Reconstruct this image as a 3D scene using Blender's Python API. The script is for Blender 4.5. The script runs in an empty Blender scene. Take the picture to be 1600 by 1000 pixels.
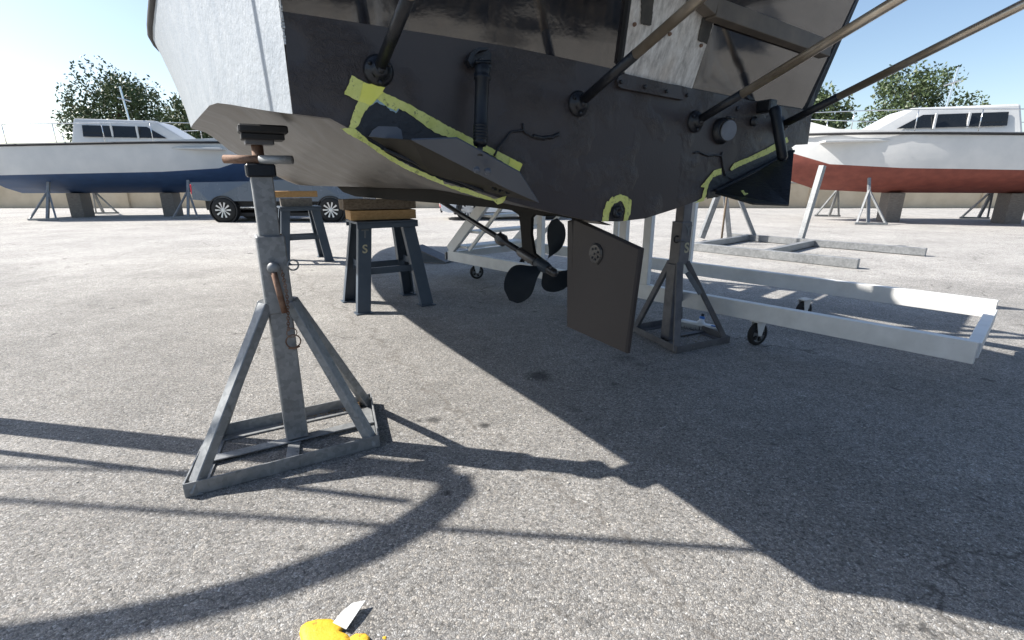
import bpy, bmesh, math, random
from mathutils import Vector, Matrix, noise
random.seed(11)
R = math.radians
scene = bpy.context.scene
col = scene.collection

# ---------------------------------------------------------------- camera, sky, sun, exposure
cam_d = bpy.data.cameras.new('camera')
cam_d.sensor_width = 36.0
cam_d.lens = 751.0/1600*36
cam_d.clip_start = 0.05
cam_d.clip_end = 2000
cam = bpy.data.objects.new('camera', cam_d)
col.objects.link(cam)
cam.location = (0, 0, 1.15)
cam.rotation_euler = (R(90-15.976), 0, 0)
scene.camera = cam

SUN_EL = R(41.2)
SD = Vector((0.984, -0.180))          # ground direction in which shadows fall
world = bpy.data.worlds.new('World')
scene.world = world
world.use_nodes = True
wn = world.node_tree
wn.nodes.clear()
sky = wn.nodes.new('ShaderNodeTexSky')
sky.sky_type = 'NISHITA'
sky.sun_disc = False
sky.sun_elevation = SUN_EL
sky.sun_rotation = math.atan2(-SD.x, -SD.y)
sky.air_density = 1.0
sky.dust_density = 1.0
bg = wn.nodes.new('ShaderNodeBackground')
bg.inputs['Strength'].default_value = 0.09
wo = wn.nodes.new('ShaderNodeOutputWorld')
wn.links.new(sky.outputs[0], bg.inputs[0])
wn.links.new(bg.outputs[0], wo.inputs[0])
sd = bpy.data.lights.new('sun', 'SUN')
sd.energy = 4.9
sd.angle = R(0.55)
sd.color = (1.0, 0.95, 0.88)
sun = bpy.data.objects.new('sun', sd)
col.objects.link(sun)
trav = Vector((SD.x*math.cos(SUN_EL), SD.y*math.cos(SUN_EL), -math.sin(SUN_EL)))
sun.rotation_euler = trav.to_track_quat('-Z', 'Y').to_euler()
scene.view_settings.view_transform = 'Standard'
scene.view_settings.look = 'None'
scene.view_settings.exposure = 1.08
scene.view_settings.gamma = 1
scene.view_settings.use_curve_mapping = False

# ---------------------------------------------------------------- materials
def new_mat(name):
    m = bpy.data.materials.new(name); m.use_nodes = True
    nt = m.node_tree; nt.nodes.clear()
    out = nt.nodes.new('ShaderNodeOutputMaterial')
    b = nt.nodes.new('ShaderNodeBsdfPrincipled')
    nt.links.new(b.outputs[0], out.inputs[0])
    return m, nt, b
def coord(nt, scale=(1, 1, 1), kind='Object', rot=(0, 0, 0)):
    tc = nt.nodes.new('ShaderNodeTexCoord'); mp = nt.nodes.new('ShaderNodeMapping')
    mp.inputs['Scale'].default_value = scale
    mp.inputs['Rotation'].default_value = rot
    nt.links.new(tc.outputs[kind], mp.inputs[0])
    return mp.outputs[0]
def noise_tex(nt, vec, scale, detail=6, rough=0.55, dist=0):
    n = nt.nodes.new('ShaderNodeTexNoise')
    n.inputs['Scale'].default_value = scale; n.inputs['Detail'].default_value = detail
    n.inputs['Roughness'].default_value = rough; n.inputs['Distortion'].default_value = dist
    nt.links.new(vec, n.inputs['Vector'])
    return n.outputs['Fac']
def ramp(nt, fac, stops, interp='LINEAR'):
    r = nt.nodes.new('ShaderNodeValToRGB'); r.color_ramp.interpolation = interp
    els = r.color_ramp.elements
    while len(els) < len(stops): els.new(0.5)
    for e, (p, c) in zip(els, stops):
        e.position = p
        e.color = (c, c, c, 1) if isinstance(c, (int, float)) else (c[0], c[1], c[2], 1)
    nt.links.new(fac, r.inputs[0])
    return r.outputs[0]
def mix(nt, fac, a, b, mode='MIX'):
    m = nt.nodes.new('ShaderNodeMix'); m.data_type = 'RGBA'; m.blend_type = mode
    for i, v in ((0, fac), (6, a), (7, b)):
        if isinstance(v, (int, float)): m.inputs[i].default_value = v
        elif isinstance(v, tuple): m.inputs[i].default_value = (v[0], v[1], v[2], 1)
        else: nt.links.new(v, m.inputs[i])
    return m.outputs[2]
def bump(nt, b, h, strength, dist, prev=None):
    n = nt.nodes.new('ShaderNodeBump')
    n.inputs['Strength'].default_value = strength; n.inputs['Distance'].default_value = dist
    nt.links.new(h, n.inputs['Height'])
    if prev: nt.links.new(prev, n.inputs['Normal'])
    nt.links.new(n.outputs[0], b.inputs['Normal'])
    return n.outputs[0]
def paint(name, c1, c2, rough=0.5, metal=0.0, scale=6, bs=0.15, bd=0.002, bscale=60, stretch=(1, 1, 1), r2=None, spec=0.5,
          spots=None, spot_amt=0.62, spot_scale=18):
    m, nt, b = new_mat(name)
    v = coord(nt, stretch)
    f = noise_tex(nt, v, scale, 8, 0.6)
    c = ramp(nt, f, [(0.32, c1), (0.68, c2)])
    if spots is not None:
        f3 = noise_tex(nt, v, spot_scale, 10, 0.7)
        c = mix(nt, ramp(nt, f3, [(spot_amt, 0.0), (spot_amt+0.05, 1.0)]), c, spots)
    nt.links.new(c, b.inputs['Base Color'])
    f2 = noise_tex(nt, v, bscale, 5, 0.6)
    rr = ramp(nt, f, [(0.3, rough), (0.7, r2 if r2 is not None else min(1, rough+0.12))])
    nt.links.new(rr, b.inputs['Roughness'])
    b.inputs['Metallic'].default_value = metal
    b.inputs['Specular IOR Level'].default_value = spec
    bump(nt, b, f2, bs, bd)
    return m
M = {}
# asphalt: exposed aggregate chips with dark binder, worn patches, oil stains, a cracked seam
def asphalt():
    m, nt, b = new_mat('asphalt')
    v = coord(nt)
    wob = nt.nodes.new('ShaderNodeTexNoise'); wob.inputs['Scale'].default_value = 85; wob.inputs['Detail'].default_value = 5
    nt.links.new(v, wob.inputs['Vector'])
    wv = nt.nodes.new('ShaderNodeVectorMath'); wv.operation = 'MULTIPLY_ADD'
    nt.links.new(wob.outputs['Color'], wv.inputs[0]); wv.inputs[1].default_value = (0.016, 0.016, 0.016); nt.links.new(v, wv.inputs[2])
    def vor(scale, feature='F1'):
        n = nt.nodes.new('ShaderNodeTexVoronoi'); n.feature = feature
        n.inputs['Scale'].default_value = scale
        nt.links.new(wv.outputs[0], n.inputs['Vector'])
        return n
    v1 = vor(142); v1e = vor(142, 'DISTANCE_TO_EDGE')
    sep = nt.nodes.new('ShaderNodeSeparateColor'); nt.links.new(v1.outputs['Color'], sep.inputs[0])
    chip = ramp(nt, sep.outputs[0], [(0.0, (0.15, 0.147, 0.142)), (0.22, (0.27, 0.262, 0.249)), (0.62, (0.345, 0.333, 0.313)), (0.86, (0.43, 0.411, 0.381)), (0.975, (0.48, 0.47, 0.45)), (1.0, (0.60, 0.59, 0.57))])
    tint = ramp(nt, sep.outputs[1], [(0.0, (1.03, 0.99, 0.94)), (0.5, (1, 1, 1)), (1.0, (0.97, 1.0, 1.04))])
    chip = mix(nt, 0.8, chip, tint, 'MULTIPLY')
    fine = noise_tex(nt, v, 420, 3, 0.6)
    chip = mix(nt, 1.0, chip, ramp(nt, fine, [(0.3, 0.72), (0.7, 1.22)]), 'MULTIPLY')
    gap = ramp(nt, v1e.outputs['Distance'], [(0.0, 0.0), (0.11, 1.0)])
    c = mix(nt, gap, (0.115, 0.112, 0.107), chip)
    big = noise_tex(nt, v, 0.9, 5, 0.6)
    c = mix(nt, 1.0, c, ramp(nt, big, [(0.3, 0.80), (0.7, 1.12)]), 'MULTIPLY')
    mid = noise_tex(nt, v, 9, 6, 0.65)
    c = mix(nt, 1.0, c, ramp(nt, mid, [(0.3, 0.80), (0.7, 1.08)]), 'MULTIPLY')
    pit = noise_tex(nt, v, 62, 5, 0.7)
    c = mix(nt, 1.0, c, ramp(nt, pit, [(0.34, 0.42), (0.47, 1.0)]), 'MULTIPLY')
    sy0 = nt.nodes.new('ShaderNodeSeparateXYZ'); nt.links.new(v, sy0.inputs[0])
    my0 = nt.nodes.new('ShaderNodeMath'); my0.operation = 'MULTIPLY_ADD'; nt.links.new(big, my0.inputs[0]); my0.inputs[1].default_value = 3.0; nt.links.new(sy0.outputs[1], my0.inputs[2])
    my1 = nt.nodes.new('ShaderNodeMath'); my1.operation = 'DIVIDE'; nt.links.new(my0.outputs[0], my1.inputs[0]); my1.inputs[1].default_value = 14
    c = mix(nt, 1.0, c, ramp(nt, my1.outputs[0], [(0.33, 1.0), (0.62, 1.55)]), 'MULTIPLY')   # colour lightened with distance, standing in for the glare on far ground
    # loose small oil spots
    oil = noise_tex(nt, v, 6.5, 4, 0.5, 0.6)
    c = mix(nt, ramp(nt, oil, [(0.69, 0.0), (0.74, 0.7)]), c, (0.035, 0.034, 0.034))
    for (sx_, sy_, sr_, sa_) in [(0.166, 2.755, 0.1, 0.75), (-0.393, 2.189, 0.05, 0.8), (-0.135, 2.13, 0.03, 0.9), (0.761, 3.069, 0.1, 0.45), (0.839, 2.949, 0.06, 0.4), (-0.466, 2.183, 0.018, 0.8), (0.608, 2.637, 0.035, 0.6), (-0.038, 2.637, 0.05, 0.25), (-0.247, 1.597, 0.02, 0.8), (0.337, 2.303, 0.05, 0.35)]:
        dd = nt.nodes.new('ShaderNodeVectorMath'); dd.operation = 'DISTANCE'
        wv2 = nt.nodes.new('ShaderNodeVectorMath'); wv2.operation = 'MULTIPLY_ADD'
        nn = nt.nodes.new('ShaderNodeTexNoise'); nn.inputs['Scale'].default_value = 14; nn.inputs['Detail'].default_value = 5; nt.links.new(v, nn.inputs['Vector'])
        nt.links.new(nn.outputs['Color'], wv2.inputs[0]); wv2.inputs[1].default_value = (sr_*1.6,)*3; nt.links.new(v, wv2.inputs[2])
        nt.links.new(wv2.outputs[0], dd.inputs[0]); dd.inputs[1].default_value = (sx_+sr_*.8, sy_+sr_*.8, sr_*.8)
        c = mix(nt, ramp(nt, dd.outputs['Value'], [(sr_*.35, sa_), (sr_*1.1, 0.0)]), c, (0.03, 0.029, 0.029))
    # brownish dirt seam running away from the viewer
    geo = coord(nt, (1, 1, 1), 'Object', (0, 0, R(-33)))
    sx = nt.nodes.new('ShaderNodeSeparateXYZ'); nt.links.new(geo, sx.inputs[0])
    wn2 = noise_tex(nt, v, 2.2, 5, 0.6)
    ma = nt.nodes.new('ShaderNodeMath'); ma.operation = 'MULTIPLY_ADD'; nt.links.new(wn2, ma.inputs[0]); ma.inputs[1].default_value = 0.5; nt.links.new(sx.outputs[0], ma.inputs[2])
    mb = nt.nodes.new('ShaderNodeMath'); mb.operation = 'SUBTRACT'; nt.links.new(ma.outputs[0], mb.inputs[0]); mb.inputs[1].default_value = 1.27
    mc = nt.nodes.new('ShaderNodeMath'); mc.operation = 'ABSOLUTE'; nt.links.new(mb.outputs[0], mc.inputs[0])
    brk = noise_tex(nt, v, 30, 4, 0.6)
    line = ramp(nt, mc.outputs[0], [(0.0, 0.8), (0.028, 0.0)])
    line = mix(nt, 1.0, line, ramp(nt, brk, [(0.42, 0.0), (0.56, 1.0)]), 'MULTIPLY')
    c = mix(nt, line, c, (0.13, 0.118, 0.105))
    ck = nt.nodes.new('ShaderNodeTexVoronoi'); ck.feature = 'DISTANCE_TO_EDGE'; ck.inputs['Scale'].default_value = 0.42
    cw = nt.nodes.new('ShaderNodeTexNoise'); cw.inputs['Scale'].default_value = 2.6; cw.inputs['Detail'].default_value = 8; nt.links.new(v, cw.inputs['Vector'])
    cv = nt.nodes.new('ShaderNodeVectorMath'); cv.operation = 'MULTIPLY_ADD'; nt.links.new(cw.outputs['Color'], cv.inputs[0]); cv.inputs[1].default_value = (.7, .7, .7); nt.links.new(v, cv.inputs[2]); nt.links.new(cv.outputs[0], ck.inputs['Vector'])
    ckm = mix(nt, 1.0, ramp(nt, ck.outputs['Distance'], [(0.0, 0.75), (0.0035, 0.0)]), ramp(nt, noise_tex(nt, v, 0.7, 2, 0.5), [(0.50, 0.0), (0.58, 1.0)]), 'MULTIPLY')
    c = mix(nt, ckm, c, (0.05, 0.045, 0.04))
    stn = noise_tex(nt, v, 1.7, 7, 0.7, 0.8)
    c = mix(nt, ramp(nt, stn, [(0.60, 0.0), (0.72, 0.35)]), c, (0.09, 0.085, 0.08))
    nt.links.new(c, b.inputs['Base Color'])
    b.inputs['Roughness'].default_value = 0.88
    b.inputs['Specular IOR Level'].default_value = 0.35
    hgt = ramp(nt, v1e.outputs['Distance'], [(0.0, 0.0), (0.42, 1.0)])
    hh = mix(nt, 0.55, hgt, sep.outputs[2])
    p = bump(nt, b, noise_tex(nt, v, 22, 4, 0.6), 0.5, 0.010)
    bump(nt, b, hh, 1.0, 0.0034, p)
    return m
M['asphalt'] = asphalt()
def antifoul():
    m, nt, b = new_mat('antifouling_charcoal')
    v = coord(nt)
    f = noise_tex(nt, v, 3, 8, 0.6)
    c = ramp(nt, f, [(0.25, (0.038, 0.0305, 0.0295)), (0.75, (0.046, 0.0375, 0.036))])
    sc = noise_tex(nt, coord(nt, (1, 1, 5)), 40, 8, 0.75, 1.0)
    c = mix(nt, ramp(nt, sc, [(0.58, 0.0), (0.74, 0.5)]), c, (0.080, 0.070, 0.068))
    nt.links.new(c, b.inputs['Base Color'])
    nt.links.new(ramp(nt, f, [(0.3, 0.36), (0.7, 0.50)]), b.inputs['Roughness'])
    p = bump(nt, b, noise_tex(nt, v, 140, 3, 0.5), 0.35, 0.0012)
    msk = mix(nt, 1.0, noise_tex(nt, v, 42, 8, 0.7, 1.2), ramp(nt, noise_tex(nt, v, 5, 3, 0.5), [(0.46, 0.0), (0.62, 1.0)]), 'MULTIPLY')
    bump(nt, b, msk, 1.0, 0.009, p)
    return m
M['antifoul'] = antifoul()
M['bottom'] = paint('weathered_grey_bottom', (0.15, 0.135, 0.118), (0.235, 0.212, 0.185), 0.36, 0, 3.0, 0.25, 0.0015, 25, (1, 1, 1), 0.5, 0.5)
def bottom_mat():
    m, nt, b = new_mat('bottom_antifouling')
    v = coord(nt, (7, 0.7, 7), 'Object', (0, 0, 0))
    vv = coord(nt)
    f = noise_tex(nt, v, 1.6, 8, 0.62, 0.4)
    c = ramp(nt, f, [(0.34, (0.062, 0.056, 0.050)), (0.5, (0.092, 0.084, 0.075)), (0.68, (0.145, 0.132, 0.117))])
    s = noise_tex(nt, vv, 2.5, 6, 0.6)
    c = mix(nt, 1.0, c, ramp(nt, s, [(0.3, 0.8), (0.7, 1.15)]), 'MULTIPLY')
    nt.links.new(c, b.inputs['Base Color'])
    nt.links.new(ramp(nt, f, [(0.3, 0.35), (0.7, 0.55)]), b.inputs['Roughness'])
    bump(nt, b, noise_tex(nt, vv, 30, 6, 0.65), 0.35, 0.002)
    return m
M['bottom'] = bottom_mat()
M['skeg'] = paint('dark_skeg_paint', (0.010, 0.0095, 0.009), (0.019, 0.018, 0.017), 0.75, 0, 5, 0.3, 0.002, 40, spec=0.12)
M['side'] = paint('pale_topside_paint', (0.215, 0.242, 0.272), (0.285, 0.312, 0.34), 0.5, 0, 7, 0.9, 0.006, 34, (1, 1, 1), 0.6)
M['deck'] = paint('deck_white', (0.50, 0.50, 0.49), (0.60, 0.60, 0.58), 0.5)
def gelcoat():
    m, nt, b = new_mat('navy_gelcoat')
    v = coord(nt)
    f = noise_tex(nt, v, 2, 4, 0.5)
    nt.links.new(ramp(nt, f, [(0.3, (0.006, 0.008, 0.014)), (0.7, (0.012, 0.014, 0.02))]), b.inputs['Base Color'])
    dirt_reflection = noise_tex(nt, coord(nt, (14, 14, 1.2)), 3, 7, 0.65)  # dirt streaks that also paint the ground's warm reflection into the colour
    c2 = mix(nt, ramp(nt, dirt_reflection, [(0.42, 0.03), (0.8, 0.30)]), ramp(nt, f, [(0.3, (0.006, 0.008, 0.014)), (0.7, (0.012, 0.014, 0.02))]), (0.20, 0.15, 0.105))
    nt.links.new(c2, b.inputs['Base Color'])
    b.inputs['Roughness'].default_value = 0.07
    b.inputs['IOR'].default_value = 1.7
    b.inputs['Specular IOR Level'].default_value = 0.75
    b.inputs['Coat Weight'].default_value = 1.0
    b.inputs['Coat Roughness'].default_value = 0.04
    p = bump(nt, b, noise_tex(nt, v, 2.6, 2, 0.4, 0.3), 0.30, 0.035)
    bump(nt, b, noise_tex(nt, v, 90, 3, 0.5), 0.12, 0.0008, p)
    return m
M['gelcoat'] = gelcoat()
M['black_paint'] = paint('fresh_black_antifouling', (0.006, 0.007, 0.010), (0.013, 0.015, 0.020), 0.30, 0, 14, 0.7, 0.004, 60)
M['blue_black'] = paint('painted_actuator_black', (0.006, 0.008, 0.012), (0.014, 0.018, 0.025), 0.3, 0, 10, 0.6, 0.003, 50, spec=0.3)
M['tab_face'] = paint('tab_slate_sky_tint', (0.070, 0.083, 0.108), (0.086, 0.100, 0.126), 0.42, 0, 3, 0.15, 0.001, 50)  # blue of the sky light painted into the aft face colour
M['tab_under'] = paint('tab_brown_ground_tint', (0.055, 0.050, 0.043), (0.105, 0.095, 0.080), 0.42, 0, 3, 0.3, 0.002, 30)  # brown of light bounced off the ground painted into the underside
M['rudder'] = paint('rudder_antifouling', (0.027, 0.0235, 0.0235), (0.038, 0.033, 0.033), 0.55, 0, 3, 0.3, 0.0015, 90, spec=0.3)
M['prop'] = paint('propeller_antifouling', (0.014, 0.022, 0.032), (0.028, 0.038, 0.050), 0.45, 0, 5, 0.25, 0.0015, 60, spec=0.22)
M['shaft'] = paint('shaft_black', (0.010, 0.011, 0.013), (0.022, 0.022, 0.025), 0.3, 0, 8, 0.25, 0.0015, 60)
M['steel'] = paint('tarnished_tube_steel', (0.46, 0.37, 0.27), (0.80, 0.71, 0.59), 0.28, 0.75, 9, 0.1, 0.001, 50, (1, 1, 1), 0.42)
def tape_mat():
    m, nt, b = new_mat('yellow_masking_tape')
    v = coord(nt)
    f = noise_tex(nt, v, 22, 8, 0.7)
    c = ramp(nt, f, [(0.3, (0.58, 0.60, 0.14)), (0.6, (0.72, 0.73, 0.24))])
    sp = noise_tex(nt, v, 75, 8, 0.75)
    c = mix(nt, ramp(nt, sp, [(0.56, 0.0), (0.63, 0.8)]), c, (0.10, 0.11, 0.07))
    nt.links.new(c, b.inputs['Base Color'])
    b.inputs['Roughness'].default_value = 0.6
    b.inputs['Subsurface Weight'].default_value = 0.0
    bump(nt, b, noise_tex(nt, coord(nt, (1, 1, 8)), 60, 4, 0.6), 0.5, 0.0012)
    return m
M['tape'] = tape_mat()
M['tape2'] = paint('overlapped_masking_tape', (0.80, 0.78, 0.12), (0.86, 0.84, 0.2), 0.55, 0, 20, 0.4, 0.001, 60, spots=(0.4, 0.4, 0.2), spot_amt=0.63, spot_scale=50)
M['lightblue'] = paint('pale_blue_primer', (0.22, 0.36, 0.46), (0.32, 0.45, 0.50), 0.6, 0, 40)
def galv():
    m, nt, b = new_mat('galvanised_steel')
    v = coord(nt)
    vo = nt.nodes.new('ShaderNodeTexVoronoi'); vo.inputs['Scale'].default_value = 55
    nt.links.new(v, vo.inputs['Vector'])
    f = noise_tex(nt, v, 7, 9, 0.68)
    c = ramp(nt, f, [(0.28, (0.15, 0.165, 0.175)), (0.5, (0.24, 0.255, 0.265)), (0.72, (0.32, 0.335, 0.34))])
    sep = nt.nodes.new('ShaderNodeSeparateColor'); nt.links.new(vo.outputs['Color'], sep.inputs[0])
    c = mix(nt, 0.35, c, ramp(nt, sep.outputs[0], [(0, 0.14), (1, 0.36)]))
    st = noise_tex(nt, coord(nt, (3, 3, 0.6)), 9, 8, 0.75)
    c = mix(nt, ramp(nt, st, [(0.62, 0.0), (0.70, 0.6)]), c, (0.12, 0.105, 0.09))
    dr = noise_tex(nt, v, 26, 6, 0.7)
    c = mix(nt, ramp(nt, dr, [(0.70, 0.0), (0.73, 0.9)]), c, (0.55, 0.56, 0.55))
    nt.links.new(c, b.inputs['Base Color'])
    b.inputs['Metallic'].default_value = 0.45
    nt.links.new(ramp(nt, f, [(0.3, 0.42), (0.7, 0.62)]), b.inputs['Roughness'])
    bump(nt, b, dr, 0.2, 0.001)
    return m
M['galv'] = galv()
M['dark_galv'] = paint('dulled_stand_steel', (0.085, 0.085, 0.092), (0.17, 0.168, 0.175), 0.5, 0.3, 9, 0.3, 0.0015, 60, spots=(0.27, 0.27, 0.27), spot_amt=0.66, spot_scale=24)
M['trestle'] = paint('slate_blue_trestle_paint', (0.046, 0.064, 0.088), (0.070, 0.091, 0.118), 0.42, 0, 4, 0.25, 0.001, 60, spots=(0.14, 0.15, 0.16), spot_amt=0.70, spot_scale=30)
M['rust'] = paint('rusty_steel', (0.12, 0.055, 0.030), (0.30, 0.20, 0.145), 0.75, 0.2, 22, 0.6, 0.002, 90)
M['rubber'] = paint('black_rubber', (0.012, 0.012, 0.013), (0.025, 0.025, 0.026), 0.65, 0, 8, 0.4, 0.002, 60)
M['wood'] = paint('pale_pine_block', (0.36, 0.20, 0.075), (0.50, 0.31, 0.14), 0.7, 0, 5, 0.5, 0.002, 30, (1.5, 14, 14), spots=(0.05, 0.035, 0.02), spot_amt=0.72, spot_scale=6)
M['old_wood'] = paint('weathered_timber', (0.085, 0.062, 0.042), (0.24, 0.185, 0.13), 0.85, 0, 5, 0.8, 0.004, 30, (2, 14, 14), spots=(0.02, 0.016, 0.012), spot_amt=0.60, spot_scale=5)
M['grey_wood'] = paint('grey_timber', (0.13, 0.115, 0.10), (0.25, 0.225, 0.195), 0.85, 0, 5, 0.8, 0.003, 30, (2, 10, 10))
M['white_paint'] = paint('white_frame_paint', (0.62, 0.62, 0.60), (0.76, 0.76, 0.74), 0.42, 0, 6, 0.15, 0.001, 50, spots=(0.35, 0.33, 0.30), spot_amt=0.72, spot_scale=22)
M['stencil'] = paint('cream_stencil', (0.36, 0.33, 0.22), (0.52, 0.47, 0.32), 0.7, 0, 30)
M['stencil_grey'] = paint('worn_grey_stencil', (0.12, 0.13, 0.14), (0.18, 0.19, 0.19), 0.7, 0, 30)
def board_mat():
    m, nt, b = new_mat('weathered_transom_board')
    v = coord(nt, (1, 1, 0.09))
    f = noise_tex(nt, v, 45, 9, 0.7)
    c = ramp(nt, f, [(0.30, (0.28, 0.26, 0.24)), (0.5, (0.60, 0.57, 0.53)), (0.7, (0.85, 0.83, 0.79))])
    g = noise_tex(nt, coord(nt), 5, 5, 0.6)
    c = mix(nt, ramp(nt, g, [(0.5, 0.0), (0.72, 0.55)]), c, (0.60, 0.50, 0.40))
    nt.links.new(c, b.inputs['Base Color'])
    b.inputs['Roughness'].default_value = 0.6
    bump(nt, b, f, 0.4, 0.0015)
    return m
M['board'] = board_mat()
M['sooty'] = paint('sooty_strip', (0.03, 0.028, 0.025), (0.085, 0.078, 0.068), 0.7, 0, 20, 0.6, 0.002, 60)
M['platform'] = paint('weathered_bracket', (0.10, 0.085, 0.07), (0.19, 0.16, 0.13), 0.6, 0.1, 7, 0.5, 0.002, 50)
M['flap'] = paint('grey_flap', (0.13, 0.145, 0.17), (0.18, 0.20, 0.23), 0.5, 0, 20)
M['blade'] = paint('scraper_blade', (0.55, 0.57, 0.57), (0.70, 0.72, 0.71), 0.35, 0.2, 14, 0.2, 0.001, 60, spots=(0.2, 0.2, 0.2), spot_amt=0.66, spot_scale=60)
M['yellow'] = paint('yellow_plastic', (0.62, 0.34, 0.012), (0.74, 0.45, 0.03), 0.6, 0, 14, 0.8, 0.004, 50, spots=(0.42, 0.20, 0.02), spot_amt=0.58, spot_scale=30)
M['brush_white'] = paint('white_brush_plastic', (0.60, 0.65, 0.70), (0.72, 0.75, 0.78), 0.4)
M['brush_blue'] = paint('blue_plastic', (0.02, 0.12, 0.42), (0.03, 0.16, 0.5), 0.4)
M['bristle'] = paint('bristle', (0.35, 0.36, 0.36), (0.62, 0.63, 0.62), 0.7)
M['car_white'] = paint('white_car_paint', (0.72, 0.73, 0.74), (0.76, 0.77, 0.78), 0.16, 0, 2, 0.02, 0.0005, 20)
M['car_grey'] = paint('slate_car_paint', (0.10, 0.12, 0.15), (0.12, 0.14, 0.17), 0.2, 0.2, 2, 0.02, 0.0005, 20)
M['glass'] = paint('tinted_glass', (0.010, 0.013, 0.015), (0.016, 0.018, 0.02), 0.04, 0, 2, 0.0, 0.0001, 20, r2=0.05)
M['tyre'] = paint('tyre_rubber', (0.014, 0.014, 0.014), (0.024, 0.024, 0.023), 0.8, 0, 8)
M['alloy'] = paint('alloy_rim', (0.55, 0.56, 0.57), (0.65, 0.66, 0.67), 0.25, 0.8, 8)
M['chrome'] = paint('chrome', (0.6, 0.62, 0.64), (0.7, 0.72, 0.74), 0.15, 0.9, 8)
M['dark_plastic'] = paint('dark_plastic', (0.012, 0.012, 0.013), (0.02, 0.02, 0.02), 0.6)
M['red_lens'] = paint('red_lens', (0.42, 0.01, 0.03), (0.5, 0.015, 0.04), 0.2)
M['wall'] = paint('ochre_rendered_wall', (0.50, 0.41, 0.29), (0.62, 0.52, 0.38), 0.9, 0, 1.2, 0.6, 0.02, 6)
M['coping'] = paint('stone_coping', (0.36, 0.34, 0.30), (0.46, 0.43, 0.38), 0.9, 0, 3, 0.5, 0.01, 12)
M['hull_white'] = paint('white_gelcoat', (0.55, 0.56, 0.56), (0.63, 0.63, 0.62), 0.3, 0, 2, 0.05, 0.001, 20)
M['hull_red'] = paint('red_brown_antifouling', (0.16, 0.04, 0.03), (0.24, 0.07, 0.05), 0.7, 0, 4)
M['hull_blue'] = paint('blue_antifouling', (0.02, 0.05, 0.12), (0.03, 0.07, 0.16), 0.6, 0, 4)
M['bark'] = paint('bark', (0.09, 0.065, 0.045), (0.16, 0.125, 0.09), 0.95, 0, 8, 0.9, 0.01, 20)
def leaf_mat():
    m, nt, b = new_mat('leaf')
    v = coord(nt)
    f = noise_tex(nt, v, 1.3, 5, 0.6)
    f2 = noise_tex(nt, v, 14, 3, 0.6)
    c = ramp(nt, f, [(0.3, (0.030, 0.055, 0.018)), (0.7, (0.07, 0.11, 0.035))])
    c = mix(nt, 0.35, c, ramp(nt, f2, [(0.3, (0.025, 0.045, 0.015)), (0.7, (0.11, 0.14, 0.05))]))
    nt.links.new(c, b.inputs['Base Color'])
    b.inputs['Roughness'].default_value = 0.55
    return m
M['leaf'] = leaf_mat()
M['roof'] = paint('corrugated_roof', (0.30, 0.30, 0.30), (0.42, 0.42, 0.41), 0.5, 0.3, 3)
M['shed'] = paint('cream_shed_cladding', (0.46, 0.44, 0.38), (0.56, 0.53, 0.46), 0.7, 0, 2)
M['debris'] = paint('dry_leaf_litter', (0.10, 0.07, 0.04), (0.30, 0.22, 0.13), 0.95, 0, 60)
M['cable'] = paint('cable_black', (0.02, 0.02, 0.02), (0.035, 0.035, 0.035), 0.6)

# ---------------------------------------------------------------- helpers
def V(p): return Vector(p)
def link_mesh(name, bm, mat, root=None, smooth=False):
    me = bpy.data.meshes.new(name)
    bmesh.ops.recalc_face_normals(bm, faces=bm.faces)
    if root is not None:
        inv = world_of(root).inverted()
        bm.transform(inv)
    bm.to_mesh(me); bm.free()
    if smooth:
        for p in me.polygons: p.use_smooth = True
    me.materials.append(M[mat])
    o = bpy.data.objects.new(name, me); col.objects.link(o)
    if root is not None: o.parent = root
    return o
def world_of(o):
    m = Matrix.Translation(o.location) @ o.rotation_euler.to_matrix().to_4x4()
    if o.parent: m = world_of(o.parent) @ m
    return m
def thing(name, loc, label, cat, group=None, rz=0.0):
    o = bpy.data.objects.new(name, None); col.objects.link(o)
    o.location = loc; o.rotation_euler = (0, 0, rz); o.empty_display_size = 0.1
    o['label'] = label; o['category'] = cat
    if group: o['group'] = group
    return o
def tag(o, label, cat, group=None):
    o['label'] = label; o['category'] = cat
    if group: o['group'] = group
    return o
def struct(o): o['kind'] = 'structure'; return o
def recentre(o, at):
    o.data.transform(Matrix.Translation(-V(at))); o.location = at; return o
def frame(axis, up=(0, 0, 1)):
    z = V(axis).normalized(); u = V(up)
    x = u.cross(z)
    if x.length < 1e-4: x = V((1, 0, 0)).cross(z)
    x.normalize(); y = z.cross(x)
    return x, y, z
def bev(bm, amt, seg=1):
    if amt > 0:
        try: bmesh.ops.bevel(bm, geom=list(bm.edges), offset=amt, segments=seg, affect='EDGES', profile=0.6)
        except Exception: pass
def join(bm, other):
    me = bpy.data.meshes.new('tmp'); other.to_mesh(me); bm.from_mesh(me); bpy.data.meshes.remove(me); other.free()
def bx(bm, c, size, rz=0.0, b=0.0, rot=None):
    t = bmesh.new(); bmesh.ops.create_cube(t, size=1)
    t.transform(Matrix.Diagonal((size[0], size[1], size[2], 1)))
    bev(t, b)
    mt = rot.to_4x4() if rot is not None else Matrix.Rotation(rz, 4, 'Z')
    t.transform(Matrix.Translation(V(c)) @ mt)
    join(bm, t)
def beam(bm, p0, p1, w, h, up=(0, 0, 1), b=0.002):
    """box beam; w measured sideways, h along 'up'"""
    p0, p1 = V(p0), V(p1); x, y, z = frame(p1-p0, up)
    L = (p1-p0).length
    t = bmesh.new(); bmesh.ops.create_cube(t, size=1)
    t.transform(Matrix.Diagonal((w, h, L, 1))); bev(t, b)
    m = Matrix((x, y, z)).transposed().to_4x4(); m.translation = (p0+p1)/2
    t.transform(m); join(bm, t)
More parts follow.
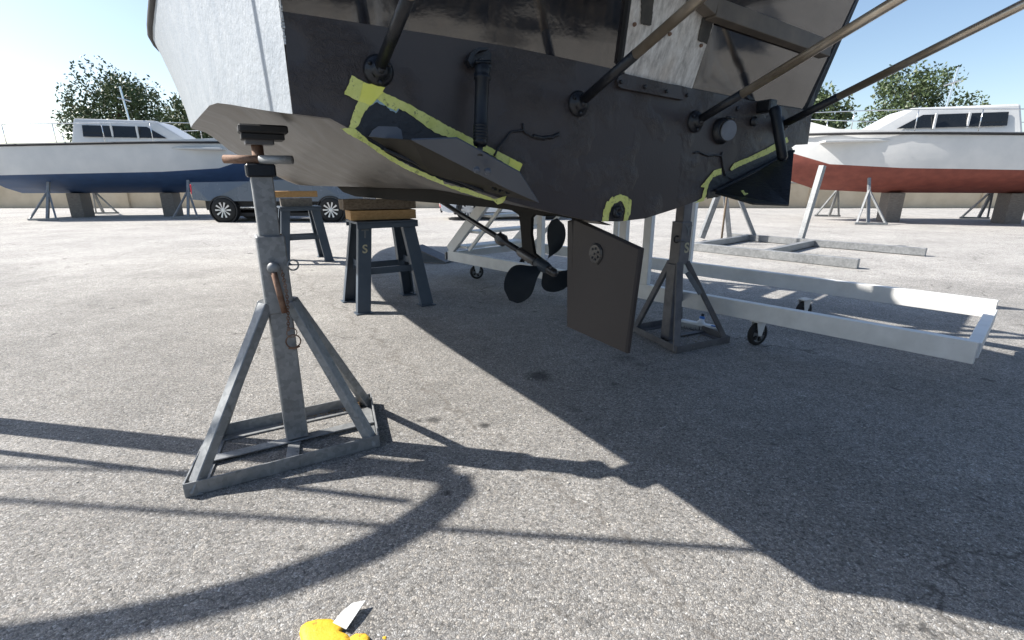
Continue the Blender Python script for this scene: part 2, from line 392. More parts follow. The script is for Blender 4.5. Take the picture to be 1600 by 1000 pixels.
def angle_iron(bm, p0, p1, w, th, up=(0, 0, 1), flip=1, b=0.0008):
    p0, p1 = V(p0), V(p1); x, y, z = frame(p1-p0, up)
    x = x*flip
    for (cx, cy, sx, sy) in ((0, w/2-0.0, th, w), (w/2+th/2, th/2, w-th, th)):
        t = bmesh.new(); bmesh.ops.create_cube(t, size=1)
        t.transform(Matrix.Diagonal((sx, sy, (p1-p0).length, 1))); bev(t, b)
        m = Matrix((x, y, z)).transposed().to_4x4(); m.translation = (p0+p1)/2 + x*cx + y*cy
        t.transform(m); join(bm, t)
def tube(bm, pts, r, seg=12, cap=True, rs=None):
    pts = [V(p) for p in pts]; n = len(pts)
    rings = []; prevx = None
    for i, p in enumerate(pts):
        d = (pts[min(i+1, n-1)]-pts[max(i-1, 0)]).normalized()
        if prevx is None:
            x = V((0, 0, 1)).cross(d)
            if x.length < 1e-3: x = V((1, 0, 0)).cross(d)
        else:
            x = prevx - d*prevx.dot(d)
        x.normalize(); prevx = x; y = d.cross(x)
        rr = rs[i] if rs else r
        rings.append([bm.verts.new(p + (x*math.cos(a)+y*math.sin(a))*rr) for a in [2*math.pi*k/seg for k in range(seg)]])
    for a, b_ in zip(rings, rings[1:]):
        for k in range(seg):
            bm.faces.new((a[k], a[(k+1) % seg], b_[(k+1) % seg], b_[k]))
    if cap:
        bm.faces.new(rings[0][::-1]); bm.faces.new(rings[-1])
def lathe(bm, c, axis, prof, seg=24, up=(0, 0, 1)):
    """prof: list of (r, h) along axis"""
    x, y, z = frame(axis, up); c = V(c); rings = []
    for r, h in prof:
        if r < 1e-6: rings.append([bm.verts.new(c+z*h)])
        else: rings.append([bm.verts.new(c+z*h+(x*math.cos(2*math.pi*k/seg)+y*math.sin(2*math.pi*k/seg))*r) for k in range(seg)])
    for a, b_ in zip(rings, rings[1:]):
        for k in range(seg):
            k2 = (k+1) % seg
            if len(a) == 1 and len(b_) == 1: continue
            if len(a) == 1: bm.faces.new((a[0], b_[k2], b_[k]))
            elif len(b_) == 1: bm.faces.new((a[k], a[k2], b_[0]))
            else: bm.faces.new((a[k], a[k2], b_[k2], b_[k]))
def prism(bm, pts, vec, b=0.0, jag=0.0, sub=0.0):
    pts = [V(p) for p in pts]; vec = V(vec)
    if sub > 0:
        q = []
        for a, c in zip(pts, pts[1:]+pts[:1]):
            n = max(1, int((c-a).length/sub))
            for i in range(n):
                p = a.lerp(c, i/n)
                if jag:
                    e = (c-a).normalized().cross(vec.normalized())
                    p = p + e*(noise.noise(p*130)*jag + noise.noise(p*430)*jag*0.6)
                q.append(p)
        pts = q
    lo = [bm.verts.new(p) for p in pts]; hi = [bm.verts.new(p+vec) for p in pts]
    fs = [bm.faces.new(lo[::-1]), bm.faces.new(hi)]
    n = len(pts)
    for i in range(n): bm.faces.new((lo[i], lo[(i+1) % n], hi[(i+1) % n], hi[i]))
    for q in fs: q.normal_update()
    bmesh.ops.triangulate(bm, faces=fs)
def B(): return bmesh.new()
def copy_thing(root, loc, rz=None, label=None, group=None):
    r = root.copy(); col.objects.link(r); r.location = loc
    if rz is not None: r.rotation_euler = (0, 0, rz)
    if label: r['label'] = label
    if group: r['group'] = group
    for ch in list(root.children):
        c = ch.copy(); col.objects.link(c); c.parent = r
        for g in list(ch.children):
            d = g.copy(); col.objects.link(d); d.parent = c
    return r

# boat frame: s to starboard, f forward, z up, origin under the lower middle of the transom
A28 = R(28)
FW = V((-math.sin(A28), math.cos(A28), 0)); ST = V((math.cos(A28), math.sin(A28), 0)); UP = V((0, 0, 1))
ORG = V((0.365, 1.923, 0))
AFT = -FW
def W(s, f, z): return ORG + ST*s + FW*f + UP*z

# ---------------------------------------------------------------- ground
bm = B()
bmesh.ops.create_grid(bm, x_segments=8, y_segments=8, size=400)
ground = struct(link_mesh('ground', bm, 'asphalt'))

bm = bmesh.new(); random.seed(21)
for i in range(260):
    gx, gy = random.uniform(-2.2, 2.4), random.uniform(.9, 4.2)
    sz = random.uniform(.002, .0055)
    t0 = bmesh.new(); bmesh.ops.create_icosphere(t0, subdivisions=1, radius=sz)
    for q in t0.verts: q.co = Vector((q.co.x*random.uniform(.8, 1.5), q.co.y, q.co.z*.6))
    t0.transform(Matrix.Translation((gx, gy, sz*.4))); join(bm, t0)
grit = link_mesh('loose_grit', bm, 'coping'); grit['kind'] = 'stuff'; tag(grit, 'loose pale grit scattered over the asphalt', 'grit')

# ================================================================ THE BOAT
boat = thing('motor_boat', (ORG.x, ORG.y, 1.0), 'motor boat on blocks seen from under its stern, charcoal antifouled transom with pale topsides', 'boat')
half = [(0, 0), (.13, .007), (.28, .040), (.46, .086), (.69, .16), (.85, .226), (.945, .294), (1.0, .323), (1.09, .329)]
CS = 0.065
HB = 1.155   # half beam at the transom about CS
stations = [0, .12, .25, .4, .6, .8, 1.1, 1.4, 1.8, 2.2, 2.6, 3, 3.5, 4, 4.5, 5, 5.5, 6, 6.5, 7, 7.4, 7.8, 8.15, 8.5, 8.75, 9.0]
def hull_sec(f):
    t = f/9.0
    k = (1+0.15*math.sin(min(1, t/0.5)*math.pi/2))
    if t > 0.45: k *= max(0.02, 1-((t-0.45)/0.55)**2.1)
    c = CS*max(0, 1-f/1.2) - 0.07*f
    zk = 1.0+0.105*min(1, f/1.3) + (0.9*((t-0.72)/0.28)**2 if t > 0.72 else 0)
    zr = 1+0.9*t**1.5
    rise = 0.05*min(1, f/1.0) + 0.30*t**2
    ff = f + 0.0
    pts = []
    for (s, z) in half:
        u = s/1.09
        pts.append((u*HB*k, zk+z*zr+rise*u*u))
    return c, k, pts
def topside_pts(f, last):
    t = f/9.0
    fl = 0.02+0.35*t
    zs = 2.30+0.5*t**1.6
    zc = last[1]; w0 = last[0]
    out = []
    for i in range(1, 6):
        v = i/5
        out.append((w0 + fl*v**1.3*(0.35+0.65*min(1, t*2)), zc+(zs-zc)*v))
    return out
bmB, bmS = B(), B()
for side in (-1, 1):
    pb, ps = None, None
    for f in stations:
        c, k, pts = hull_sec(f)
        rb = [bmB.verts.new(W(c+side*s, f, z)) for s, z in pts]
        tp = [pts[-1]] + topside_pts(f, pts[-1])
        rs_ = [bmS.verts.new(W(c+side*s, f, z)) for s, z in tp]
        if pb:
            for a in range(len(rb)-1): bmB.faces.new((pb[a], pb[a+1], rb[a+1], rb[a]))
            for a in range(len(rs_)-1): bmS.faces.new((ps[a], ps[a+1], rs_[a+1], rs_[a]))
        pb, ps = rb, rs_
bmesh.ops.remove_doubles(bmB, verts=bmB.verts, dist=0.001)
ob = link_mesh('hull_bottom', bmB, 'bottom', boat, True); ob['label'] = 'grey brown weathered hull bottom'
os_ = link_mesh('topsides', bmS, 'side', boat, True); os_['label'] = 'pale sunlit hull sides'
# transom lower part (charcoal), follows the paint line
wl = [(-1.086, 1.574), (-.9, 1.573), (-.65, 1.571), (-.402, 1.567), (-.2, 1.556), (-.007, 1.544), (.2, 1.528), (.402, 1.512), (.777, 1.492), (1.0, 1.484), (1.215, 1.478)]
_, _, p0 = hull_sec(0)
bm = B()
low = [(CS-s, z) for s, z in p0[::-1]] + [(CS+s, z) for s, z in p0[1:]]
poly = [W(s, -0.004, z) for s, z in low] + [W(s, -0.004, z) for s, z in wl[::-1]]
prism(bm, poly, FW*0.03)
link_mesh('lower_transom', bm, 'antifoul', boat)['label'] = 'charcoal antifouled lower transom'
RK = math.tan(R(19))
def WU(s, z, d=0.0):      # a point on the raked upper transom, d proud of it
    zb = 1.53
    return W(s, -(z-zb)*RK*1.0 + 0.012 - d, z)
bm = B()
up1 = [WU(s, z) for s, z in wl]
wt = [2.30]*len(wl)
nz = 8
rows = []
for j in range(nz+1):
    row = []
    for i, (s, z) in enumerate(wl):
        zz = z-0.03 + (2.31-z+0.03)*j/nz
        cam_ = 0.0
        row.append(bm.verts.new(WU(s, zz)))
    rows.append(row)
for a, b_ in zip(rows, rows[1:]):
    for i in range(len(wl)-1): bm.faces.new((a[i], a[i+1], b_[i+1], b_[i]))
link_mesh('upper_transom', bm, 'gelcoat', boat, True)['label'] = 'glossy navy gelcoat upper transom'
# side cheeks closing the gap between raked transom and topsides
for s0 in (wl[0][0], wl[-1][0]):
    bm = B()
    prism(bm, [W(s0, 0.0, 1.50), W(s0, 0.0, 2.30), WU(s0, 2.30), WU(s0, 1.50)], ST*(0.004 if s0 > 0 else -0.004))
    link_mesh('quarter_panel', bm, 'side', boat)
# deck and cockpit coaming
bm = B(); pr = None
for f in stations:
    c, k, pts = hull_sec(f); tp = topside_pts(f, pts[-1])[-1]
    row = [bm.verts.new(W(c+u*tp[0], f, tp[1]+0.04*(1-u*u))) for u in (-1, -.5, 0, .5, 1)]
    if pr:
        for i in range(4): bm.faces.new((pr[i], pr[i+1], row[i+1], row[i]))
    pr = row
link_mesh('deck', bm, 'deck', boat, True)
bm = B()
for f0, f1, w_, z0, z1 in ((2.2, 5.6, .85, 2.32, 3.15),):
    vs = []
    for (s, f, z) in ((-w_, f0, z0), (w_, f0, z0), (w_, f1+.6, z0+.1), (-w_, f1+.6, z0+.1), (-w_*.85, f0+.1, z1), (w_*.85, f0+.1, z1), (w_*.8, f1-.3, z1), (-w_*.8, f1-.3, z1)):
        vs.append(bm.verts.new(W(s-.07*f, f, z)))
    for q in ((0, 1, 2, 3), (4, 5, 6, 7), (0, 1, 5, 4), (1, 2, 6, 5), (2, 3, 7, 6), (3, 0, 4, 7)): bm.faces.new([vs[i] for i in q])
bev(bm, 0.05, 2)
link_mesh('cabin', bm, 'deck', boat)
bm = B()
tube(bm, [W(hull_sec(f)[0]-topside_pts(f, hull_sec(f)[2][-1])[-1][0], f, topside_pts(f, hull_sec(f)[2][-1])[-1][1]) for f in stations], 0.03)
tube(bm, [W(hull_sec(f)[0]+topside_pts(f, hull_sec(f)[2][-1])[-1][0], f, topside_pts(f, hull_sec(f)[2][-1])[-1][1]) for f in stations], 0.03)
link_mesh('rub_rail', bm, 'rubber', boat, True)
# white paint slivers along the quarter edge
bm = B()
random.seed(3)
for i in range(16):
    z = 1.50+i*0.0075; bx(bm, W(-1.089, -0.006, z), (0.004+random.random()*.006, 0.004, 0.004+random.random()*.004), A28, 0.0, None)
link_mesh('chipped_edge', bm, 'hull_white', boat)
# skeg
bm = B()
sk = [(4.4, 1.12), (4.1, 1.05), (3.6, 1.015), (.9, 1.018), (.35, 1.008), (.12, 1.0), (.2, 1.03), (2.2, 1.15), (4.4, 1.17)]
prism(bm, [W(-.07*f*min(1, f/1.5)-.025, f, z) for f, z in sk], ST*0.05)
link_mesh('skeg', bm, 'skeg', boat)['label'] = 'dark skeg along the keel'
# strake on the bottom, port
bm = B()
def on_bottom(s, f):   # z of the bottom at lateral offset s (port negative)
    c, k, pts = hull_sec(f); u = abs(s-c)
    for (a, za), (b_, zb) in zip(pts, pts[1:]):
        if u <= b_: return za+(zb-za)*(u-a)/(b_-a)
    return pts[-1][1]
bm.free()
# anode bolt on the skeg
bm = B(); lathe(bm, (-0.8236, 3.9664, 1.0467), -ST, [(0, -.03), (.022, -.03), (.026, 0), (.016, .012), (0, .014)], 10)
link_mesh('skeg_bolt', bm, 'galv', boat)

# weathered board, its painted lower flange with bolts, its sooty strips
def UPX(pts):   # numeric (s,z) list on the raked transom
    return pts
def onU(P, d):  # slide a vertical-plane point out to the raked surface
    return P
bm = B(); prism(bm, [(0.4034, 1.8331, 1.7896), (0.3999, 1.9221, 1.5567), (0.4179, 1.9423, 1.5291), (0.7223, 2.1114, 1.5108), (0.7723, 2.0253, 1.7997), (0.7701, 1.9845, 1.9013), (0.4016, 1.8138, 1.8366)], FW*0.018)
bd = link_mesh('transom_board', bm, 'board', boat); bd['label'] = 'pale weathered board bolted to the upper transom'
bm = B(); prism(bm, [(0.4349, 1.8566, 1.7606), (0.4839, 1.8797, 1.7682), (0.4901, 1.9166, 1.682), (0.4486, 1.8953, 1.68)], AFT*0.003, sub=.006, jag=.003)
link_mesh('sooty_strip', bm, 'sooty', bd); bm = B(); prism(bm, [(0.7002, 2.0014, 1.7511), (0.7551, 2.0319, 1.7477), (0.7454, 2.0613, 1.6592), (0.7001, 2.0339, 1.6675)], AFT*0.003, sub=.006, jag=.003)
link_mesh('sooty_strip', bm, 'sooty', bd)
for q in ((0.4256, 1.8822, 1.6764), (0.5742, 1.9643, 1.6685), (0.7221, 2.0494, 1.6519)):
    bm = B(); lathe(bm, q, AFT, [(0, .003), (.006, .003), (.007, -.004)], 10); link_mesh('screw', bm, 'rust', bd)
bm = B(); prism(bm, [(0.4016, 1.8138, 1.8366), (0.4034, 1.8331, 1.7896), (0.3999, 1.9221, 1.5567), (0.389, 1.9152, 1.5594), (0.394, 1.8287, 1.7881), (0.3924, 1.8095, 1.835)], FW*0.022)
link_mesh('seal_edge', bm, 'rubber', bd)
bm = B(); prism(bm, [(0.3866, 1.914, 1.5194), (0.3798, 1.9104, 1.504), (0.3861, 1.9138, 1.4877), (0.4025, 1.9225, 1.4807), (0.6792, 2.0696, 1.4643), (0.6968, 2.079, 1.4727), (0.7114, 2.0867, 1.5066), (0.4095, 1.9262, 1.5302)], FW*0.012, sub=0)
fl = link_mesh('flange_plate', bm, 'antifoul', boat)
for q in ((0.3957, 1.9189, 1.5013), (0.4966, 1.9726, 1.4937), (0.5949, 2.0248, 1.487), (0.6926, 2.0768, 1.4817)):
    bm = B(); lathe(bm, q, AFT, [(.0075, 0), (.0075, .006), (.004, .008), (0, .008)], 6); link_mesh('bolt', bm, 'black_paint', fl)

# swim platform out of the top of the frame, its side beam, and the stay tubes that carry it
TD = V((0,0,0)) + (ST*0.051 + AFT*1.069 + UP*0.42).normalized()
plat = thing('swim_platform', tuple(W(0.07, -0.55, 1.86)), 'swim platform with weathered bracket beam fixed across the top of the transom', 'swim platform')
for i in range(7):
    bm = B(); bx(bm, W(CS, -0.36-0.085*i, 2.02), (2.0, 0.078, 0.03), A28, 0.004); link_mesh('slat', bm, 'grey_wood', plat)
bm = B(); beam(bm, (0.7275, 1.9953, 1.7575), (1.3801, 2.3606, 1.7105), 0.05, 0.062)
link_mesh('bracket_beam', bm, 'platform', plat)
bm = B(); beam(bm, (0.6346, 1.9283, 1.7881), (0.7246, 1.9882, 1.7573), 0.05, 0.055)
link_mesh('bracket_end', bm, 'platform', plat)
for s in (-.8, 0.05, .9):
    bm = B(); beam(bm, W(s, -0.24, 1.985), W(s, -0.92, 1.985), 0.05, 0.035); link_mesh('bearer', bm, 'grey_wood', plat)
def stay(p, L, black, label):
    t = thing('platform_stay', p, label, 'support tube', 'tubular stays holding up the swim platform')
    p = V(p)
    bm = B(); tube(bm, [p-TD*0.0, p+TD*black*.5, p+TD*black], 0.0165, 16); link_mesh('painted_tube', bm, 'black_paint', t, True)
    bm = B(); tube(bm, [p+TD*black, p+TD*L], 0.0155, 16); link_mesh('steel_tube', bm, 'steel', t, True)
    bm = B(); c = p + FW*p.to_2d().to_3d().dot(V((0,0,0)))
    lathe(bm, p+FW*0.008, AFT, [(0, -.01), (.040, -.01), (.043, .006), (.036, .013), (.024, .017), (.022, .03), (.012, .034), (0, .034)], 26)
    fo = link_mesh('flange', bm, 'black_paint', t, True)
    for a in range(3):
        bm = B(); an = a*2.1+.5; lathe(bm, p+ST*math.cos(an)*.032+UP*math.sin(an)*.032+AFT*.006, AFT, [(.006, 0), (.006, .006), (0, .008)], 6); link_mesh('bolt', bm, 'black_paint', fo)
    bm = B(); tube(bm, [p+AFT*.005-ST*.016-UP*.012, p+AFT*.02-UP*.005, p+AFT*.035+ST*.0], .010, 8); link_mesh('lug', bm, 'black_paint', t, True)
    return t
stay((-0.3796, 1.5135, 1.457), 0.95, 0.30, 'stay tube at the port end of the transom, nearest the yellow tape corner')
stay((0.2372, 1.8414, 1.4172), 1.05, 0.285, 'middle stay tube crossing in front of the pale weathered board')
stay((0.7551, 2.1168, 1.3895), 1.05, 0.21, 'stay tube beside the round outlet flap, right of the board')
stay(tuple(W(0.98, -.012, 1.40)), 1.05, 0.25, 'rightmost stay tube, beyond the round outlet flap')

# outlet with hinged flap
ex = thing('outlet_flap', (0.9029, 2.1977, 1.3604), 'round exhaust outlet with a pale grey hinged flap on the dark transom', 'outlet')
c0 = V((0.8925, 2.1989, 1.3606))
bm = B(); lathe(bm, c0, AFT, [(.052, -.002), (.054, .008), (.046, .014), (.043, .026), (.037, .026), (.034, .01), (0, .008)], 28); link_mesh('outlet_pipe', bm, 'black_paint', ex, True)
tilt = (AFT - ST*.12 - UP*.10).normalized()
bm = B(); lathe(bm, c0+AFT*.034+ST*.006, tilt, [(0, .006), (.038, .006), (.041, .004), (.041, -.001), (0, -.001)], 28); link_mesh('flap', bm, 'flap', ex)
bm = B(); tube(bm, [c0+AFT*.034-ST*.016+UP*.048, c0+AFT*.040+UP*.050, c0+AFT*.034+ST*.028+UP*.048], .006, 8); link_mesh('hinge', bm, 'black_paint', ex, True)
# a small bolt cluster right of it
bm = B(); lathe(bm, (0.9701, 2.2402, 1.4547), AFT, [(.010, 0), (.010, .005), (.004, .008), (0, .008)], 8); link_mesh('through_bolt', bm, 'black_paint', boat); bm = B()
lathe(bm, (1.0674, 2.2919, 1.4093), AFT, [(.02, 0), (.022, .01), (.012, .02), (0, .02)], 14)
link_mesh('through_bolt', bm, 'black_paint', boat)

# painted cables across the transom
def wire(pts, r, name='cable'):
    bm = B(); P = [V(p) for p in pts]; Q = []
    for a, b_ in zip(P, P[1:]):
        n = max(2, int((b_-a).length/.008))
        for i in range(n):
            q = a.lerp(b_, i/n); Q.append(q + UP*noise.noise(q*60)*.004 + ST*noise.noise(q*50+V((5, 0, 0)))*.004)
    Q.append(P[-1])
    tube(bm, Q, r, 7); return link_mesh(name, bm, 'black_paint', boat, True)
wire([(-0.0595, 1.6859, 1.2359), (-0.0384, 1.6994, 1.2709), (-0.0043, 1.7176, 1.3125), (0.0368, 1.7394, 1.3206)], .0038)
wire([(0.0367, 1.7393, 1.3407), (0.0412, 1.7417, 1.3148), (0.0793, 1.762, 1.2961), (0.1158, 1.7814, 1.2935)], .0035)
wire([(0.0747, 1.7595, 1.3021), (0.1111, 1.7789, 1.2996), (0.1436, 1.7962, 1.3031), (0.1645, 1.8073, 1.3146), (0.1624, 1.8062, 1.3061)], .0062)
wire([(0.7598, 2.1238, 1.2683), (0.7791, 2.1341, 1.274), (0.8353, 2.164, 1.2602), (0.9087, 2.203, 1.2622), (0.9138, 2.2057, 1.2755)], .0036)
wire([(0.9087, 2.203, 1.2622), (0.9322, 2.2155, 1.2041), (0.9437, 2.2216, 1.1772)], .0038)
wire([(0.9678, 2.2299, 1.1719), (1.0375, 2.2669, 1.1388), (1.0661, 2.2822, 1.1076)], .0020)

# fresh black paint patches, primer splash, masking tape
bm = B(); prism(bm, [(-0.3864, 1.5166, 1.3786), (-0.3573, 1.5321, 1.3706), (-0.3076, 1.5585, 1.3478), (-0.2596, 1.584, 1.3164), (-0.1712, 1.631, 1.2852), (-0.115, 1.661, 1.2485), (-0.0, 1.7221, 1.1858), (-0.0176, 1.7127, 1.1182), (-0.1276, 1.6542, 1.1234), (-0.2588, 1.5845, 1.1675), (-0.3726, 1.524, 1.2331), (-0.4203, 1.4986, 1.2654), (-0.455, 1.4801, 1.2935), (-0.4376, 1.4894, 1.3356), (-0.41, 1.5041, 1.3648)], FW*.0018, sub=.008, jag=.003)
link_mesh('black_paint_patch', bm, 'black_paint', boat)
bm = B(); prism(bm, [(-0.4097, 1.502, 1.3611), (-0.392, 1.5114, 1.3846), (-0.3677, 1.5243, 1.3815), (-0.334, 1.5422, 1.358), (-0.345, 1.5364, 1.345), (-0.3688, 1.5237, 1.3642), (-0.3895, 1.5127, 1.3729)], FW*.001, sub=.005, jag=.004)
link_mesh('primer_splash', bm, 'lightblue', boat)
tapes = []
def tape(pts, mat='tape', lab='yellow masking tape strip', d=.001, root=None):
    bm = B(); prism(bm, pts, FW*d, sub=.007, jag=.0022)
    o = link_mesh('masking_tape', bm, mat, root or tp_root); o['label'] = lab; return o
tp_root = thing('masking_tape_border', (-0.4363, 1.4878, 1.386), 'torn yellow masking tape around the black patch and trim tab at left', 'masking tape')
tape([(-0.4482, 1.4804, 1.4385), (-0.4207, 1.495, 1.4244), (-0.3695, 1.5222, 1.3999), (-0.3123, 1.5526, 1.377), (-0.2576, 1.5817, 1.3489), (-0.2002, 1.6123, 1.3201), (-0.1338, 1.6476, 1.2885), (-0.0656, 1.6838, 1.2578), (-0.0022, 1.7175, 1.2293), (0.0361, 1.7379, 1.2106), (0.0234, 1.7311, 1.1818), (-0.0117, 1.7125, 1.2049), (-0.0843, 1.6739, 1.2472), (-0.1343, 1.6473, 1.2652), (-0.1747, 1.6258, 1.2848), (-0.2013, 1.6117, 1.2874), (-0.239, 1.5916, 1.2987), (-0.2593, 1.5808, 1.3124), (-0.2834, 1.568, 1.3299), (-0.3063, 1.5558, 1.3474), (-0.337, 1.5395, 1.3611), (-0.3433, 1.5362, 1.352), (-0.3675, 1.5233, 1.3648), (-0.3887, 1.512, 1.3813), (-0.4121, 1.4996, 1.3676), (-0.4407, 1.4844, 1.3737), (-0.4698, 1.4689, 1.3876)], lab='long upper tape strip')
tape([(-0.4203, 1.493, 1.422), (-0.3676, 1.521, 1.4145), (-0.3762, 1.5164, 1.3973), (-0.4063, 1.5004, 1.3636), (-0.4349, 1.4852, 1.3722)], 'tape2', 'brighter doubled tape corner')
tape([(-0.4347, 1.4859, 1.3773), (-0.4016, 1.5035, 1.3749), (-0.4125, 1.4977, 1.3571), (-0.4265, 1.4902, 1.3391), (-0.4416, 1.4822, 1.3064), (-0.4518, 1.4768, 1.2966), (-0.4677, 1.4683, 1.2974), (-0.4497, 1.4779, 1.3443)], lab='short upright tape strip')
tape([(-0.4869, 1.4564, 1.2979), (-0.4493, 1.4764, 1.2974), (-0.4184, 1.4928, 1.2674), (-0.3711, 1.518, 1.2322), (-0.3254, 1.5423, 1.2037), (-0.2565, 1.5789, 1.1713), (-0.2207, 1.598, 1.1565), (-0.2163, 1.6003, 1.1451), (-0.1512, 1.6349, 1.131), (-0.0861, 1.6695, 1.1065), (-0.057, 1.685, 1.0956), (-0.0176, 1.7059, 1.1056), (-0.0321, 1.6982, 1.0815), (-0.0497, 1.6889, 1.077), (-0.0631, 1.6818, 1.0894), (-0.1101, 1.6567, 1.1017), (-0.1881, 1.6153, 1.127), (-0.2654, 1.5742, 1.1616), (-0.3262, 1.5418, 1.189), (-0.3834, 1.5115, 1.2252), (-0.4264, 1.4886, 1.2594), (-0.4684, 1.4662, 1.2831)], lab='lower tape strip along the transom edge')
tape([(-0.0043, 1.7136, 1.2291), (0.0361, 1.735, 1.2105), (0.0233, 1.7283, 1.1817), (-0.013, 1.7089, 1.2021)], 'tape2', 'folded tape end')
ring = thing('masking_tape_ring', (0.4172, 1.9439, 1.0406), 'ring of torn yellow masking tape round the drain at the bottom of the transom', 'masking tape')
segs = [(941,346,951,346,952,327,943,327), (943,330,953,332,957,320,949,314), (948,318,957,323,963,314,957,307), (955,309,962,318,970,313,971,303), (968,303,969,314,976,318,982,308), (977,306,973,317,977,326,987,313), (977,318,977,334,985,336,987,314), (977,330,974,346,981,344,985,333)]
RINGPTS = [[(0.3522, 1.9094, 1.0035), (0.3801, 1.9242, 1.0024), (0.38, 1.9242, 1.049), (0.3551, 1.9109, 1.0497)], [(0.3552, 1.9098, 1.0425), (0.3833, 1.9248, 1.0368), (0.3927, 1.9298, 1.0658), (0.3695, 1.9174, 1.0809)], [(0.3676, 1.9175, 1.0712), (0.3934, 1.9313, 1.0585), (0.4089, 1.9395, 1.0801), (0.3909, 1.9299, 1.0973)], [(0.3854, 1.9259, 1.0926), (0.4064, 1.9371, 1.0704), (0.4283, 1.9487, 1.0822), (0.4294, 1.9493, 1.1065)], [(0.4212, 1.946, 1.1066), (0.4259, 1.9485, 1.0797), (0.4467, 1.9596, 1.0695), (0.4622, 1.9679, 1.0938)], [(0.4471, 1.9587, 1.099), (0.4376, 1.9536, 1.0722), (0.4508, 1.9606, 1.0496), (0.4775, 1.9748, 1.0813)], [(0.4496, 1.9611, 1.0694), (0.4525, 1.9627, 1.0296), (0.4764, 1.9754, 1.0237), (0.478, 1.9762, 1.0787)], [(0.4515, 1.961, 1.0396), (0.4457, 1.9579, 0.9998), (0.4658, 1.9686, 1.004), (0.4755, 1.9738, 1.0314)]]
for q in RINGPTS: tape(q, lab='torn piece of ring tape', root=ring)
bm = B(); dc = V((0.4151, 1.9451, 1.0381))
prism(bm, [dc+AFT*.003+ST*.033*math.cos(a)*(1+.12*noise.noise(V((a, 0, 0))))+UP*.036*math.sin(a) for a in [i*math.pi/9 for i in range(18)]], FW*.002)
link_mesh('drain_paint', bm, 'black_paint', boat)
dr = thing('drain_fitting', tuple(dc), 'black hull drain fitting inside the tape ring', 'drain')
bm = B(); lathe(bm, dc, AFT, [(.024, 0), (.025, .008), (.018, .014), (.010, .013), (.009, .006), (0, .006)], 20); link_mesh('drain_flange', bm, 'black_paint', dr, True)
for a in range(5):
    bm = B(); lathe(bm, dc+AFT*.010+ST*.018*math.cos(a*1.257)+UP*.018*math.sin(a*1.257), AFT, [(.004, 0), (.004, .005), (0, .006)], 6); link_mesh('screw', bm, 'blue_black', dr)
tr2 = thing('masking_tape_edging', (0.8355, 2.1641, 1.1098), 'torn yellow masking tape beside the right hand trim tab', 'masking tape')
tape([(0.8146, 2.1518, 1.1314), (0.8783, 2.1857, 1.2008), (0.9181, 2.2069, 1.2093), (0.922, 2.2089, 1.1838), (0.8755, 2.1842, 1.1714), (0.8568, 2.1743, 1.142), (0.8468, 2.1689, 1.0881), (0.8402, 2.1654, 1.0719), (0.7892, 2.1383, 1.0635), (0.8278, 2.1588, 1.0857), (0.8358, 2.1631, 1.1286)], root=tr2, lab='bent inner tape strip')
tape([(0.9677, 2.2332, 1.2073), (0.9877, 2.2439, 1.232), (1.0865, 2.2964, 1.2656), (1.1785, 2.3453, 1.303), (1.2919, 2.4056, 1.3551), (1.3053, 2.4127, 1.333), (1.1992, 2.3563, 1.2813), (1.0905, 2.2985, 1.2437), (1.0181, 2.26, 1.2189), (0.9743, 2.2368, 1.2006)], root=tr2, lab='upper tape strip')
bm = B(); prism(bm, [(0.8585, 2.1785, 1.0796), (0.8539, 2.1761, 1.1366), (0.8737, 2.1866, 1.1715), (0.9255, 2.2142, 1.1853), (1.0239, 2.2665, 1.2191), (1.0963, 2.305, 1.2453), (1.201, 2.3607, 1.2843), (1.3079, 2.4175, 1.3334), (1.3514, 2.4406, 1.2947), (1.2398, 2.3813, 1.2169), (1.0928, 2.3031, 1.1358), (0.9113, 2.2066, 1.087)], FW*.0018, sub=.008, jag=.002)
link_mesh('black_paint_patch', bm, 'black_paint', boat)

# port trim tab
tab = thing('trim_tab', (-0.1994, 1.5662, 1.1788), 'slate trim tab plate inside the yellow tape left of the propeller', 'trim tab', 'trim tabs')
def plate(root, name, pts, th, mat, vec=None):
    P = [V(p) for p in pts]
    n = (P[1]-P[0]).cross(P[2]-P[0]).normalized()
    if n.z < 0: n = -n
    bm = B(); prism(bm, P, (vec or n)*th); return link_mesh(name, bm, mat, root)
b1 = (-0.2853, 1.4526, 1.2653); b2 = (-0.0168, 1.635, 1.1298); b3 = (0.093, 1.7104, 1.0819)
plate(tab, 'tab_plate', [b1, (-0.1574, 1.464, 1.2705), (0.0244, 1.5946, 1.1793), b3, b2], .006, 'tab_face')
bm = B()
vs = [V(q) for q in ((-0.4223, 1.4907, 1.2806), (-0.3032, 1.4431, 1.2662), b1, b2, b3, (-0.0306, 1.699, 1.1121), (-0.0649, 1.6808, 1.1146), (-0.2575, 1.5784, 1.1751))]
v_ = [bm.verts.new(p) for p in vs]
bm.faces.new((v_[0], v_[1], v_[2], v_[7])); bm.faces.new((v_[7], v_[2], v_[3], v_[6])); bm.faces.new((v_[6], v_[3], v_[4], v_[5]))
bmesh.ops.solidify(bm, geom=list(bm.faces), thickness=-0.005)
link_mesh('tab_underside', bm, 'tab_under', tab)
bm = B(); prism(bm, [(-0.4028, 1.4468, 1.275), (-0.3921, 1.4524, 1.2925), (-0.3772, 1.4604, 1.3034), (-0.3319, 1.4845, 1.3042), (-0.3208, 1.4904, 1.2962), (-0.3174, 1.4922, 1.2684)], FW*.01)
link_mesh('tab_fin', bm, 'tab_face', tab)
bm = B(); beam(bm, (-0.3789, 1.507, 1.2447), (-0.096, 1.6575, 1.1213), .012, .010); link_mesh('hinge_rod', bm, 'black_paint', tab)
bm = B(); random.seed(4)
